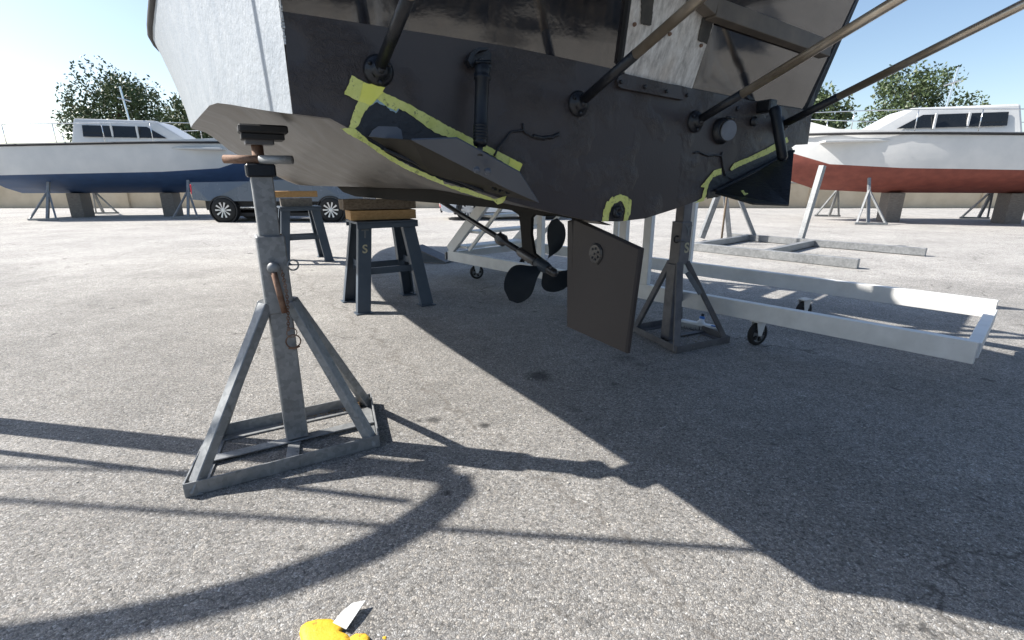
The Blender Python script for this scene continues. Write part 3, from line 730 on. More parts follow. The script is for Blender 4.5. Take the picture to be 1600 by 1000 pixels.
for i in range(26):
    q = V((-0.0672, 1.6365, 1.1399)).lerp(V((-0.0107, 1.6666, 1.1232)), random.random()) + UP*random.uniform(-.012, .012)
    lathe(bm, q, AFT, [(random.uniform(.002, .006), 0), (.002, .006), (0, .007)], 6)
link_mesh('growth_residue', bm, 'blue_black', tab)
for q in ((-0.1057, 1.5118, 1.1851), (-0.0742, 1.5343, 1.1819)):
    bm = B(); n = (V((-0.1574, 1.464, 1.2705))-V(b1)).cross(V(b3)-V(b1)).normalized()
    if n.z > 0: n = -n
    lathe(bm, V(q)-n*.006, n, [(.010, 0), (.010, .010), (.006, .013), (0, .013)], 14); link_mesh('bolt', bm, 'tab_face', tab)
# cylinder
act = thing('tab_actuator', (-0.0924, 1.5665, 1.372), 'black hydraulic cylinder between the transom bracket and left trim tab', 'actuator')
tp_, bt_ = V((-0.0884, 1.5969, 1.4844)), V((-0.096, 1.5306, 1.2553))
ax = (bt_-tp_).normalized(); L = (bt_-tp_).length
def at(t): return tp_+(bt_-tp_)*t
bm = B(); lathe(bm, tp_, ax, [(0, 0), (.020, 0), (.0235, .004), (.0235, .022), (.0225, .024), (.0225, .030), (0.0245, .034), (.0245, .04), (.021, .043), (.0205, L*.70), (.0205, L*.74)], 26)
link_mesh('cylinder_body', bm, 'blue_black', act, True)
pr_ = [(.0205, L*.74)]
for i in range(5):
    h0 = L*(.745+i*.04); pr_ += [(.0215, h0), (.0222, h0+L*.012), (.0215, h0+L*.024), (.0190, h0+L*.030)]
pr_ += [(.0215, L*.955), (.019, L*.99), (.010, L*1.0), (0, L)]
bm = B(); lathe(bm, tp_, ax, pr_, 26); link_mesh('ribbed_gland', bm, 'blue_black', act, True)
bm = B(); lathe(bm, at(.98), ax, [(0, 0), (.009, 0), (.009, .035), (0, .035)], 12); link_mesh('piston_rod', bm, 'shaft', act, True)
bm = B(); tube(bm, [tp_-ST*.0255+UP*-.02, tp_-ST*.0255+UP*-.035], .004, 8); tube(bm, [tp_+ST*.0+AFT*.024-UP*.03, tp_+AFT*.025-UP*.045], .004, 8); link_mesh('hose_stub', bm, 'blue_black', act, True)
bm = B()   # transom bracket: back plate and two curved cheeks
prism(bm, [(-0.1281, 1.6495, 1.5346), (-0.1146, 1.6566, 1.5469), (-0.0798, 1.6751, 1.5549), (-0.0644, 1.6833, 1.5389), (-0.0688, 1.681, 1.502), (-0.1233, 1.652, 1.4923)], FW*.012)
link_mesh('bracket_plate', bm, 'black_paint', act)
for pts in ([(-0.1223, 1.6129, 1.4877), (-0.133, 1.6072, 1.504), (-0.1233, 1.6124, 1.5259), (-0.1006, 1.6244, 1.5426), (-0.0723, 1.6395, 1.548), (-0.0704, 1.6405, 1.5413), (-0.0971, 1.6263, 1.5344), (-0.1141, 1.6172, 1.5201), (-0.1201, 1.6141, 1.5037), (-0.1129, 1.6179, 1.4888)], [(-0.1007, 1.6074, 1.4831), (-0.1021, 1.6066, 1.5038), (-0.087, 1.6147, 1.5161), (-0.0682, 1.6247, 1.5113), (-0.0627, 1.6276, 1.4873), (-0.0723, 1.6225, 1.4862), (-0.0778, 1.6196, 1.5014), (-0.0871, 1.6146, 1.5056), (-0.0929, 1.6115, 1.498), (-0.0913, 1.6124, 1.4841)]):
    bm = B(); prism(bm, pts, FW*.03); link_mesh('bracket_cheek', bm, 'black_paint', act)
bm = B(); tube(bm, [(-0.1097, 1.6026, 1.4978), (-0.0664, 1.6256, 1.5028)], .006, 8); link_mesh('pivot_pin', bm, 'blue_black', act, True)

# starboard trim tab, hanging lower, edge towards the camera
tab2 = thing('trim_tab', (1.0924, 2.2418, 1.1362), 'dark trim tab hanging below the transom at right, smeared with a yellow tape scrap', 'trim tab', 'trim tabs')
plate(tab2, 'tab_plate', [(0.8901, 2.1795, 1.1014), (0.9584, 1.9667, 1.0642), (1.1358, 2.027, 1.0565), (1.33, 2.4021, 1.2924), (1.1127, 2.2979, 1.1866)], .006, 'black_paint')
bm = B(); beam(bm, (0.8952, 2.189, 1.1148), (1.3443, 2.4278, 1.2939), .016, .012); link_mesh('hinge_rod', bm, 'blue_black', tab2)
bm = B(); prism(bm, [(0.9746, 2.1168, 1.116), (0.9886, 2.1243, 1.1185), (0.9977, 2.1291, 1.1078), (1.0166, 2.1392, 1.105), (1.0254, 2.1439, 1.0969), (0.996, 2.1282, 1.0972)], FW*.002); link_mesh('tape_scrap', bm, 'tape', tab2)
tp2, bt2 = W(0.83, -.075, 1.46), W(0.83, -.15, 1.24)
act2 = thing('tab_actuator', tuple(W(.83, -.1, 1.35)), 'black hydraulic cylinder above the right hand trim tab', 'actuator')
ax2 = (bt2-tp2).normalized(); L2 = (bt2-tp2).length
bm = B(); lathe(bm, tp2, ax2, [(0, 0), (.020, 0), (.0235, .004), (.0235, .022), (.021, .043), (.0205, L2*.95), (.01, L2), (0, L2)], 22); link_mesh('cylinder_body', bm, 'blue_black', act2, True)
bm = B(); bx(bm, W(.83, -.03, 1.47), (.05, .08, .05), A28, .006); link_mesh('bracket_plate', bm, 'black_paint', act2)

# rudder
rud = thing('rudder', (0.3558, 1.94, 0.9912), 'flat charcoal rudder blade hanging behind the propeller', 'rudder')
bm = B()
edge = [(0.2802, 2.0822, 1.0009), (0.4683, 1.7283, 0.9227), (0.4523, 1.7586, 0.5121), (0.2595, 2.1211, 0.5121), (0.2491, 2.1406, 0.9885)]
pts = [V(p) for p in edge]
inner = [V(p) for p in ((0.2815, 2.0798, 0.9944), (0.4655, 1.7338, 0.9185), (0.4495, 1.7639, 0.5168), (0.2642, 2.1123, 0.5178), (0.2539, 2.1317, 0.9837))]
for sgn in (-1, 1):
    pass
e0 = [bm.verts.new(p-ST*.007) for p in pts]; e1 = [bm.verts.new(p+ST*.007) for p in pts]
i0 = [bm.verts.new(p-ST*.014) for p in inner]; i1 = [bm.verts.new(p+ST*.014) for p in inner]
n = len(pts)
for k in range(n):
    k2 = (k+1) % n
    bm.faces.new((e0[k], e0[k2], e1[k2], e1[k])); bm.faces.new((e0[k], e0[k2], i0[k2], i0[k])); bm.faces.new((e1[k], e1[k2], i1[k2], i1[k]))
bm.faces.new(i0); bm.faces.new(i1)
rb = link_mesh('blade', bm, 'rudder', rud)
bm = B(); tube(bm, [(0.2709, 2.0997, 1.0185), (0.2754, 2.0912, 0.7852)], .016, 12, rs=[.016, .0145]); link_mesh('rudder_stock', bm, 'rudder', rud, True)
for sgn, nm in ((-1, 'anode'), (1, 'anode')):
    c_ = V((0.3526, 1.9461, 0.8733))+ST*sgn*.0135
    bm = B(); lathe(bm, c_, ST*sgn, [(.043, 0), (.043, .004), (.036, .009), (0, .010)], 26)
    for v in bm.verts: v.co += (v.co-c_).normalized()*noise.noise(v.co*70)*.004
    an_ = link_mesh(nm, bm, 'shaft', rud, False); an_['label'] = 'pitted round anode disc'
    for q in range(7):
        aa = q*.9; rr_ = .022 if q else .0
        bm = B(); lathe(bm, c_+ST*sgn*.008+FW*rr_*math.cos(aa)+UP*rr_*math.sin(aa), ST*sgn, [(.006, 0), (.005, .005), (0, .006)], 7); link_mesh('stud', bm, 'blue_black', an_)
bm = B(); prism(bm, [(0.2583, 2.1235, 0.9898), (0.3746, 1.9047, 0.9891), (0.3361, 1.977, 1.0009), (0.2732, 2.0955, 1.0161)], ST*.02); link_mesh('rudder_palm', bm, 'antifoul', rud)

# shaft line, strut, propeller
hub = V((0.1499, 2.3273, 0.7598)); sh1 = V((-0.5704, 3.682, 1.0403))
AX = (hub-sh1).normalized()          # pointing aft and down
sl = thing('propeller_shaft', tuple(hub), 'long black propeller shaft running down from the hull to the hub', 'shaft')
bm = B(); tube(bm, [sh1-AX*.3, hub], .0155, 16); link_mesh('shaft_tube', bm, 'shaft', sl, True)
nk = V((-0.0535, 2.7098, 0.8861)); nk = sh1+AX*((nk-sh1).dot(AX))
bm = B(); lathe(bm, nk-AX*.045, AX, [(.016, 0), (.021, .004), (.033, .014), (.036, .03), (.034, .05), (.036, .056), (.030, .072), (.020, .085), (.016, .09)], 8); link_mesh('shaft_anode', bm, 'shaft', sl)
bm = B(); lathe(bm, nk-AX*.01+UP*.033, UP-ST, [(.007, 0), (.007, .008), (0, .009)], 8); link_mesh('bolt', bm, 'blue_black', sl)
stt = thing('shaft_strut', (0.0586, 2.4989, 0.9935), 'vertical strut bracket carrying the propeller shaft under the hull', 'strut')
bm = B()
ly = [[(0.0, 2.5921, 1.0074), (0.0362, 2.5241, 0.9887), (0.0462, 2.5053, 0.8962), (0.053, 2.4924, 0.8089), (0.0629, 2.4739, 0.7586), (0.1401, 2.3287, 0.7909), (0.1082, 2.3887, 0.8104), (0.1038, 2.3969, 0.8347), (0.0924, 2.4184, 0.905), (0.0946, 2.4143, 0.9834), (0.1117, 2.3821, 1.0038), (0.1368, 2.3348, 1.0097), (0.1365, 2.3355, 1.0334), (0.0, 2.5921, 1.0304)]][0]
prism(bm, ly, ST*.016); link_mesh('strut_blade', bm, 'skeg', stt)
bm = B(); lathe(bm, hub-AX*.235, AX, [(.016, 0), (.024, .003), (.027, .02), (.0275, .175), (.024, .18), (.016, .182)], 22); link_mesh('strut_barrel', bm, 'shaft', stt, True)
bm = B(); prism(bm, [(-0.0339, 2.609, 1.0131), (0.1479, 2.2672, 0.9993), (0.1476, 2.2677, 1.0166), (-0.0338, 2.6089, 1.0329)], ST*.06); link_mesh('strut_pad', bm, 'skeg', stt)
pp = thing('propeller', tuple(hub), 'three bladed blue black propeller in front of the rudder', 'propeller')
bm = B(); lathe(bm, hub-AX*.045, AX, [(.018, 0), (.028, .002), (.031, .02), (.029, .07), (.023, .10), (.020, .102)], 24); link_mesh('hub', bm, 'prop', pp, True)
bm = B(); pr_ = [(.019, 0)]
for i in range(4): pr_ += [(.021, .004+i*.012), (.017, .008+i*.012), (.017, .011+i*.012), (.021, .013+i*.012)]
pr_ += [(.017, .060), (.010, .068), (0, .070)]
lathe(bm, hub+AX*.056, AX, pr_, 18); link_mesh('threaded_nut', bm, 'shaft', pp, True)
bm = B(); lathe(bm, hub+AX*.10+UP*.012, UP-ST*.8+AX*.3, [(.006, 0), (.006, .014), (0, .015)], 8); lathe(bm, hub+AX*.085+UP*.014, UP*.6-ST*.9+AX*.3, [(.006, 0), (.006, .014), (0, .015)], 8); link_mesh('cotter', bm, 'shaft', pp)
Xd = (UP-AX*UP.dot(AX)).normalized(); Yd = AX.cross(Xd).normalized()
if Yd.dot(ST) < 0: Yd = -Yd       # Xd up, Yd starboard
def blade(phi):
    bm = B(); Rr = .235; P_ = .36; nr, nc = 16, 11; rows = []
    e = Xd*math.sin(phi)+Yd*math.cos(phi); g = -Xd*math.cos(phi)+Yd*math.sin(phi)
    for i in range(nr+1):
        u = i/nr; r = .022+(Rr-.022)*u
        q_ = min(1, u/.66); w_ = .046+.132*(q_*q_*(3-2*q_))
        w_ *= math.sqrt(max(0.0004, 1-max(0, (u-.62)/.38)**2.2))
        skew = -.85*u**2
        be = math.atan(P_/(2*math.pi*max(r, .05)))
        row = []
        for j in range(nc+1):
            cc = (j/nc-.5)*w_
            a = cc*math.cos(be)/max(r, .045) + skew*.4
            axl = -cc*math.sin(be) - .018*u
            row.append(bm.verts.new(hub + AX*(.005+axl) + (e*math.cos(a)+g*math.sin(a))*r))
        rows.append(row)
    for a_, b_ in zip(rows, rows[1:]):
        for j in range(nc): bm.faces.new((a_[j], a_[j+1], b_[j+1], b_[j]))
    bmesh.ops.solidify(bm, geom=list(bm.faces), thickness=.005)
    link_mesh('blade', bm, 'prop', pp, True)
for ph in (56, 207, 312): blade(R(ph))

# ================================================================ LEFT STAND (galvanised)
PX, PY = -1.0, 2.0
ls = thing('boat_stand', (PX, PY, 0), 'galvanised boat stand with rusty pin and chain, nearest the camera at left', 'boat stand')
cA, cB = V((-.600, 1.935, 0)), V((-.76, 2.375, 0))
cC, cD = V((-1.235, 1.565, 0)), V((-1.395, 2.005, 0))
Pz = V((PX, PY, 0)); ang = math.atan2((cA-cC).y, (cA-cC).x)
for a, b_ in ((cC, cA), (cB, cA), (cD, cB), (cC, cD)):
    bm = B(); u = (b_-a).normalized(); q = 1
    inward = (Pz-(a+b_)/2)
    x, y, z = frame(b_-a); fl_ = 1 if x.dot(inward) > 0 else -1
    angle_iron(bm, a+UP*.002, b_+UP*.002, .058, .006, flip=fl_); link_mesh('base_angle', bm, 'galv', ls)
u = (cA-cC).normalized(); n_ = V((-u.y, u.x, 0))
for a, b_ in (((cA+cB)/2, (cC+cD)/2), ((cA+cC)/2, (cB+cD)/2)):
    bm = B(); d = (b_-a).normalized(); w0 = .004 if abs(d.dot(u)) > .5 else .0
    beam(bm, a+d*.008+UP*(.010+w0*2), b_-d*.008+UP*(.010+w0*2), .052, .007); link_mesh('base_flat', bm, 'galv', ls)
bm = B(); bx(bm, (PX, PY, .355), (.092, .092, .66), ang, .005); link_mesh('post', bm, 'galv', ls)
bm = B(); bx(bm, (PX, PY, .78), (.106, .106, .325), ang, .005); sl_ = link_mesh('post_sleeve', bm, 'galv', ls)
bm = B(); bx(bm, (PX, PY, 1.05), (.078, .078, .27), ang, .004); link_mesh('inner_post', bm, 'galv', ls)
bm = B(); bx(bm, (PX, PY, 1.195), (.105, .105, .05), ang, .006); link_mesh('post_collar', bm, 'blue_black', ls)
bm = B(); lathe(bm, (PX, PY, 1.2), (0, 0, 1), [(.022, 0), (.022, .10), (0, .10)], 14); link_mesh('screw_jack', bm, 'rust', ls, True)
bm = B(); tube(bm, [(PX-.12, PY-.03, 1.237), (PX+.02, PY-.03, 1.235)], .016, 12); link_mesh('jack_bar', bm, 'rust', ls, True)
bm = B(); tube(bm, [(PX+.02, PY-.03, 1.235), (PX+.145, PY-.03, 1.234)], .0165, 12); link_mesh('bar_end', bm, 'galv', ls, True)
bm = B(); bx(bm, (PX+.035, PY-.01, 1.345), (.17, .12, .03), ang, .006); bx(bm, (PX+.03, PY-.01, 1.318), (.15, .10, .022), ang, .003); link_mesh('pad', bm, 'rubber', ls)
bm = B(); bx(bm, (PX+.01, PY, 1.30), (.10, .09, .02), ang, .003); link_mesh('pad_plate', bm, 'dark_galv', ls)
for cc in (cA, cB, cC, cD):
    bm = B(); dd = (cc-Pz).normalized()
    beam(bm, cc-dd*.025+UP*.006, Pz+dd*.060+UP*.66, .048, .040, up=tuple(UP), b=.003); link_mesh('leg', bm, 'galv', ls)
# pin with chain and ring
fn = V((math.sin(ang), -math.cos(ang), 0))     # face towards the camera
sr = V((math.cos(ang), math.sin(ang), 0))
fc = Pz+fn*.056
bm = B(); lathe(bm, fc+UP*.815-sr*.005, fn, [(0, -.02), (.010, -.02), (.010, .02), (.026, .02), (.026, .026), (.012, .034), (0, .036)], 16); link_mesh('locking_pin', bm, 'galv', ls, True)
bm = B(); lathe(bm, fc+UP*.815-sr*.005, fn, [(.024, .0), (.024, .012), (.018, .016)], 16); link_mesh('pin_collar', bm, 'rust', ls, True)
bm = B(); tube(bm, [fc+fn*.03+UP*.80-sr*.008, fc+fn*.034+UP*.63+sr*.012], .012, 12); link_mesh('hanging_handle', bm, 'rust', ls, True)
def torus(bm, c, nrm, r, t, seg=22, up=(0, 0, 1), sx=1.0):
    x, y, z = frame(nrm, up); c = V(c)
    pts = [c+x*math.cos(a)*r*sx+y*math.sin(a)*r for a in [2*math.pi*i/seg for i in range(seg)]]
    rings = []
    for i, p in enumerate(pts):
        o_ = (p-c).normalized()
        rings.append([bm.verts.new(p+(o_*math.cos(b_)+z*math.sin(b_))*t) for b_ in [2*math.pi*k/6 for k in range(6)]])
    for i in range(seg):
        a, b_ = rings[i], rings[(i+1) % seg]
        for k in range(6): bm.faces.new((a[k], a[(k+1) % 6], b_[(k+1) % 6], b_[k]))
bm = B(); torus(bm, fc+UP*.822+sr*.068+fn*.02, (fn+sr*.2), .021, .0035); tube(bm, [fc+UP*.822+sr*.045+fn*.02, fc+UP*.822+sr*.09+fn*.02], .0012, 6); link_mesh('pull_ring', bm, 'galv', ls, True)
bm = B()
for i in range(22):
    t_ = i/21; p = fc+fn*.040+UP*(.80-.24*t_)+sr*(.022+.006*math.sin(t_*4)-.0*t_)
    torus(bm, p, (fn if i % 2 else sr), .0085, .0018, 10, sx=.6)
link_mesh('chain', bm, 'rust', ls, True)
bm = B(); torus(bm, fc+fn*.018+UP*.535+sr*.030, fn, .020, .0020); link_mesh('ring', bm, 'rust', ls, True)
bm = B(); torus(bm, fc+fn*.014+UP*.495+sr*.032, fn, .029, .0028); link_mesh('ring', bm, 'rust', ls, True)
bm = B(); tube(bm, [fc+fn*.016+UP*.470+sr*.010, fc+fn*.018+UP*.465+sr*.032, fc+fn*.016+UP*.472+sr*.054], .006, 8); link_mesh('rusted_clip', bm, 'rust', ls, True)
# litter caught in the corner
bm = B(); random.seed(8)
for i in range(230):
    t_ = random.random()**1.8; p = cB.lerp(cD, t_*.55)+ (Pz-cB).normalized()*random.uniform(.0, .07)*(1-t_*.5)+V((-.03, -.035, 0))
    p.z = random.uniform(.002, .028*(1-t_))
    s_ = random.uniform(.004, .012)
    a_ = [p+V((random.uniform(-s_, s_), random.uniform(-s_, s_), random.uniform(0, s_))) for _ in range(3)]
    bm.faces.new([bm.verts.new(q) for q in a_])
lit = link_mesh('leaf_litter', bm, 'debris'); lit['kind'] = 'stuff'; tag(lit, 'dry leaf litter caught in the corner of the near stand', 'leaf litter')
bm = B()
for c_, r_ in (((cB+V((-.06, -.055, .017))), .017), ((cB+V((-.045, -.075, .010))), .011)):
    t2 = B(); bmesh.ops.create_icosphere(t2, subdivisions=2, radius=r_)
    for v in t2.verts: v.co *= 1+.35*noise.noise(v.co*90)
    t2.transform(Matrix.Translation(c_)); join(bm, t2)
st_ = link_mesh('clod', bm, 'wood'); recentre(st_, tuple(cB+V((-.055, -.06, 0)))); tag(st_, 'small tan clod lying in the corner of the near stand', 'clod')

# ================================================================ RIGHT STAND
RX, RY = 1.205, 3.46
rs0 = thing('boat_stand', (RX, RY, 0), 'dark steel boat stand with stencilled letters standing right of the rudder', 'boat stand')
eE, eF, eG, eH = V((.965, 3.70, 0)), V((1.150, 3.165, 0)), V((1.62, 3.40, 0)), V((1.43, 3.93, 0))
P2 = V((RX, RY, 0)); an2 = math.atan2((eG-eF).y, (eG-eF).x)
for a, b_ in ((eE, eF), (eF, eG), (eG, eH), (eE, eH)):
    x, y, z = frame(b_-a); c_ = (eE+eG)/2; fl_ = 1 if x.dot(c_-(a+b_)/2) > 0 else -1
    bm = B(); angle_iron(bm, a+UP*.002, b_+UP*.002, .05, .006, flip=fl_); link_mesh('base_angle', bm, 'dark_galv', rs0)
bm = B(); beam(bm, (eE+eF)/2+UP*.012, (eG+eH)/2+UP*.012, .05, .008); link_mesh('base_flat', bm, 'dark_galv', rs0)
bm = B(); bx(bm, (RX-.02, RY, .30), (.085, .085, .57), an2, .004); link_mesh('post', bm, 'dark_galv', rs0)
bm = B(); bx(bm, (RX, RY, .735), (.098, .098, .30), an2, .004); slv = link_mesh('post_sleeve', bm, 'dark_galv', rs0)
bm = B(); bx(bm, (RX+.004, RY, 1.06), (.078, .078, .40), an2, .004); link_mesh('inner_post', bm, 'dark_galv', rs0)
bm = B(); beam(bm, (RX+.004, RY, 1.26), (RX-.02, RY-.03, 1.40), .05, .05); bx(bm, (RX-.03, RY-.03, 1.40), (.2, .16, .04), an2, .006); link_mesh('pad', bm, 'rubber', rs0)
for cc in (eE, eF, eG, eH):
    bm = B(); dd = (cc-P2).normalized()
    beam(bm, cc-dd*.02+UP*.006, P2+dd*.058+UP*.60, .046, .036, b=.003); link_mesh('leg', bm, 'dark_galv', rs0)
bm = B(); lp = eG+(P2+V((0, 0, .6))-eG)*.66; 
beam(bm, eG.lerp(P2+UP*.60, .60)+V((.0, -.027, .012)), eG.lerp(P2+UP*.60, .86)+V((0, -.027, .012)), .040, .002, up=(0, -1, .3)); link_mesh('sticker', bm, 'stencil_grey', rs0)
f2 = V((math.sin(an2), -math.cos(an2), 0)); s2 = V((math.cos(an2), math.sin(an2), 0))
lf = -s2; 
bm = B(); torus(bm, P2+lf*.06+UP*.765+f2*.02, f2, .022, .006, 14); link_mesh('locking_ring', bm, 'dark_plastic', rs0, True)
bm = B(); tube(bm, [P2-s2*.075+UP*.755+f2*.02, P2-s2*.02+UP*.755+f2*.055], .008, 8); link_mesh('locking_pin', bm, 'dark_galv', rs0, True)
bm = B(); random.seed(5)
for i in range(160):
    p = (eE+eG)/2+V((random.uniform(-.02, .26), random.uniform(-.18, .02), 0)); p.z = random.uniform(.003, .012); s_ = random.uniform(.004, .011)
    bm.faces.new([bm.verts.new(p+V((random.uniform(-s_, s_), random.uniform(-s_, s_), random.uniform(0, s_)))) for _ in range(3)])
lit = link_mesh('leaf_litter', bm, 'debris'); lit['kind'] = 'stuff'; tag(lit, 'brown leaf litter inside the base of the dark stand', 'leaf litter')

def text_on(ch, size, c, right, up, mat, root, name='stencil_letter', depth=.0008):
    cu = bpy.data.curves.new('t', 'FONT'); cu.body = ch; cu.size = size; cu.extrude = depth; cu.offset = .0022 if size < .2 else 0; cu.align_x = 'CENTER'; cu.align_y = 'CENTER'
    o = bpy.data.objects.new('t', cu); col.objects.link(o)
    bpy.context.view_layer.update()
    me = bpy.data.meshes.new_from_object(o.evaluated_get(bpy.context.evaluated_depsgraph_get()))
    bm = B(); bm.from_mesh(me); bpy.data.meshes.remove(me); bpy.data.objects.remove(o); bpy.data.curves.remove(cu)
    r_ = V(right).normalized(); u_ = V(up).normalized(); n_ = r_.cross(u_)
    m = Matrix((r_, u_, n_)).transposed().to_4x4(); m.translation = V(c); bm.transform(m)
    return link_mesh(name, bm, mat, root)
# on the face turned right-forward of the right stand
text_on('S', .10, P2+f2*.0502+UP*.70+s2*.015, s2, UP, 'stencil', rs0)
text_on('Y', .10, P2+f2*.0502+UP*.82+s2*.015, s2, UP, 'stencil_grey', rs0)

# deck scrubbing brush behind the right stand
br = thing('deck_brush', (1.53, 3.66, 0), 'white and blue deck scrubbing brush head lying behind the dark stand', 'brush')
b0, b1_ = V((1.40, 3.83, .052)), V((1.63, 3.60, .052))
bm = B(); beam(bm, b0, b1_, .055, .022, b=.006); link_mesh('brush_block', bm, 'brush_white', br)
bm = B(); random.seed(2); d_ = (b1_-b0).normalized(); nn_ = V((-d_.y, d_.x, 0))
for i in range(34):
    for j in range(4):
        p = b0+(b1_-b0)*((i+.5)/34)+nn_*(j-1.5)*.013
        q = p+V((random.uniform(-.004, .004), random.uniform(-.004, .004), -.048)) + nn_*(j-1.5)*.006
        tube(bm, [p-UP*.008, q], .0026, 5)
bo = link_mesh('bristles', bm, 'bristle', br); bo['kind'] = 'stuff'
bm = B(); mcx = b0.lerp(b1_, .52); lathe(bm, mcx+UP*.008, UP+nn_*.3, [(.034, 0), (.030, .014), (.021, .022), (.020, .036)], 16); link_mesh('socket', bm, 'brush_white', br, True)
bm = B(); lathe(bm, mcx+UP*.042+nn_*.01, UP+nn_*.3, [(.021, 0), (.021, .018), (.014, .022)], 16); link_mesh('blue_collar', bm, 'brush_blue', br, True)
bm = B(); lathe(bm, mcx+UP*.062+nn_*.016, UP+nn_*.3, [(.012, 0), (.012, .022), (0, .024)], 14); link_mesh('thread', bm, 'dark_plastic', br, True)
bm = B(); beam(bm, b0.lerp(b1_, .80)+UP*.012-nn_*.016, b0.lerp(b1_, .97)+UP*.012-nn_*.016, .02, .008); link_mesh('blue_insert', bm, 'brush_blue', br)

# ================================================================ TRESTLES with timber blocks
def trestle(root, c, rz):
    m = Matrix.Rotation(rz, 4, 'Z')
    def L_(x, y, z): 
        v = m @ V((x, y, 0)); return V((c[0]+v.x, c[1]+v.y, z))
    fx, fy, tx, ty, H = .305, .30, .20, .17, .79
    for sx in (-1, 1):
        for sy in (-1, 1):
            bm = B(); p0, p1 = L_(sx*fx, sy*fy, .008), L_(sx*tx, sy*ty, H)
            out = L_(sx*1, 0, 0)-L_(0, 0, 0)
            # flat channel leg: broad web outward with two flanges
            x, y, z = frame(p1-p0, tuple(L_(0, -1, 0)-L_(0, 0, 0)))
            beam(bm, p0, p1, .118, .008, up=tuple(L_(0, -1, 0)-L_(0, 0, 0)), b=.001)
            yv = (L_(0, 1, 0)-L_(0, 0, 0))
            beam(bm, p0-yv*sy*.035+x*.055, p1-yv*sy*.035+x*.055, .008, .068, up=tuple(L_(0, -1, 0)-L_(0, 0, 0)), b=.001)
            beam(bm, p0-yv*sy*.035-x*.055, p1-yv*sy*.035-x*.055, .008, .068, up=tuple(L_(0, -1, 0)-L_(0, 0, 0)), b=.001)
            lg = link_mesh('leg', bm, 'trestle', root)
            bm = B(); q = L_(sx*fx, sy*(fy-.03), .006); bx(bm, q, (.15, .12, .010), rz, .001); link_mesh('foot_plate', bm, 'trestle', lg)
    for sy in (-1, 1):
        bm = B(); t_ = .46; f_ = 1-t_
        beam(bm, L_(-(fx*f_+tx*t_), sy*(fy*f_+ty*t_)-sy*.05, t_*H), L_(fx*f_+tx*t_, sy*(fy*f_+ty*t_)-sy*.05, t_*H), .012, .06); link_mesh('cross_bar', bm, 'trestle', root)
    for sx in (-1, 1):
        bm = B(); t_ = .52; f_ = 1-t_
        beam(bm, L_(sx*(fx*f_+tx*t_), -(fy*f_+ty*t_)+.06, t_*H), L_(sx*(fx*f_+tx*t_), (fy*f_+ty*t_)-.06, t_*H), .012, .06); link_mesh('cross_bar', bm, 'trestle', root)
    bm = B(); bx(bm, L_(0, 0, H+.012), (.56, .44, .022), rz, .002)
    bx(bm, L_(0, -.21, H-.012), (.56, .02, .05), rz, .002); bx(bm, L_(0, .21, H-.012), (.56, .02, .05), rz, .002)
    link_mesh('top_plate', bm, 'trestle', root)
    return L_
TC = (-1.235, 4.63); TR = R(31)
t1 = thing('keel_trestle', (TC[0], TC[1], 0), 'slate blue steel trestle with a cream stencilled S under the keel', 'trestle', 'steel trestles under the keel')
L1 = trestle(t1, TC, TR)
fdir = L1(0, -1, 0)-L1(0, 0, 0); xdir = L1(1, 0, 0)-L1(0, 0, 0)
legf = L1(-.305, -.30, .008); legt = L1(-.20, -.17, .79); lu = (legt-legf).normalized()
text_on('S', .105, legf.lerp(legt, .72)+fdir*.0075, xdir, lu, 'stencil', t1)
text_on('T', .105, legf.lerp(legt, .89)+fdir*.0075, xdir, lu, 'stencil_grey', t1)
def block(c, size, rz, mat, label, jag=.006, tilt=0):
    bm = B(); bmesh.ops.create_cube(bm, size=1)
    bmesh.ops.subdivide_edges(bm, edges=list(bm.edges), cuts=7, use_grid_fill=True)
    bm.transform(Matrix.Diagonal((size[0], size[1], size[2], 1)))
    for v in bm.verts:
        n_ = noise.noise_vector(V(v.co)*9+V(c)*3)
        v.co += n_*jag
    bm.transform(Matrix.Rotation(rz, 4, 'Z') @ Matrix.Rotation(tilt, 4, 'Y'))
    o = link_mesh('timber_block', bm, mat)
    o.location = c; return tag(o, label, 'timber block')
block((TC[0], TC[1]-.0, .800+.036+.027), (.60, .26, .082), R(28), 'wood', 'clean yellow pine block lying directly on the near trestle', .003)
block((TC[0]-.02, TC[1]-.01, .93+.027), (.66, .24, .088), R(28), 'old_wood', 'dark weathered timber on top of the near trestle, touching the keel', .010)
T2 = (-3.17, 7.33)
t2_ = copy_thing(t1, (T2[0], T2[1], 0), 0, 'slate blue trestle farther back with worn paint, behind the galvanised stand')
for ch in list(t2_.children):
    if ch.name.startswith('stencil'): bpy.data.objects.remove(ch)
block((T2[0]-.03, T2[1], .80+.06), (.42, .24, .125), R(28), 'grey_wood', 'square grey timber on the far trestle', .004)
block((T2[0]-.03, T2[1]-.02, .985), (.60, .22, .085), R(28), 'wood', 'orange pine block at the top of the far trestle', .003)

# little steel ramp behind the trestle
rp = thing('steel_ramp', (-1.15, 7.1, 0), 'low triangular steel ramp on the ground right of the near trestle', 'ramp')
bm = B(); prism(bm, [(-1.50, 7.25, 0.004), (-.98, 7.03, 0.004), (-1.02, 7.05, .03), (-1.50, 7.25, .22)], (.10, .22, 0)); link_mesh('ramp_plate', bm, 'trestle', rp)
bm = B(); prism(bm, [(-1.50, 7.23, .23), (-.99, 7.01, .035), (-.98, 7.01, .015), (-1.50, 7.23, .205)], (.12, .24, 0)); link_mesh('ramp_edge', bm, 'dark_galv', rp)
bm = B(); bx(bm, (-1.62, 7.1, .05), (.06, .06, .1), .4, .004); bx(bm, (-1.62, 7.1, .11), (.10, .10, .015), .4, .002)
jk = link_mesh('steel_wedge', bm, 'trestle'); recentre(jk, (-1.62, 7.1, 0)); tag(jk, 'small dark steel block on the ground between the trestle legs', 'block')

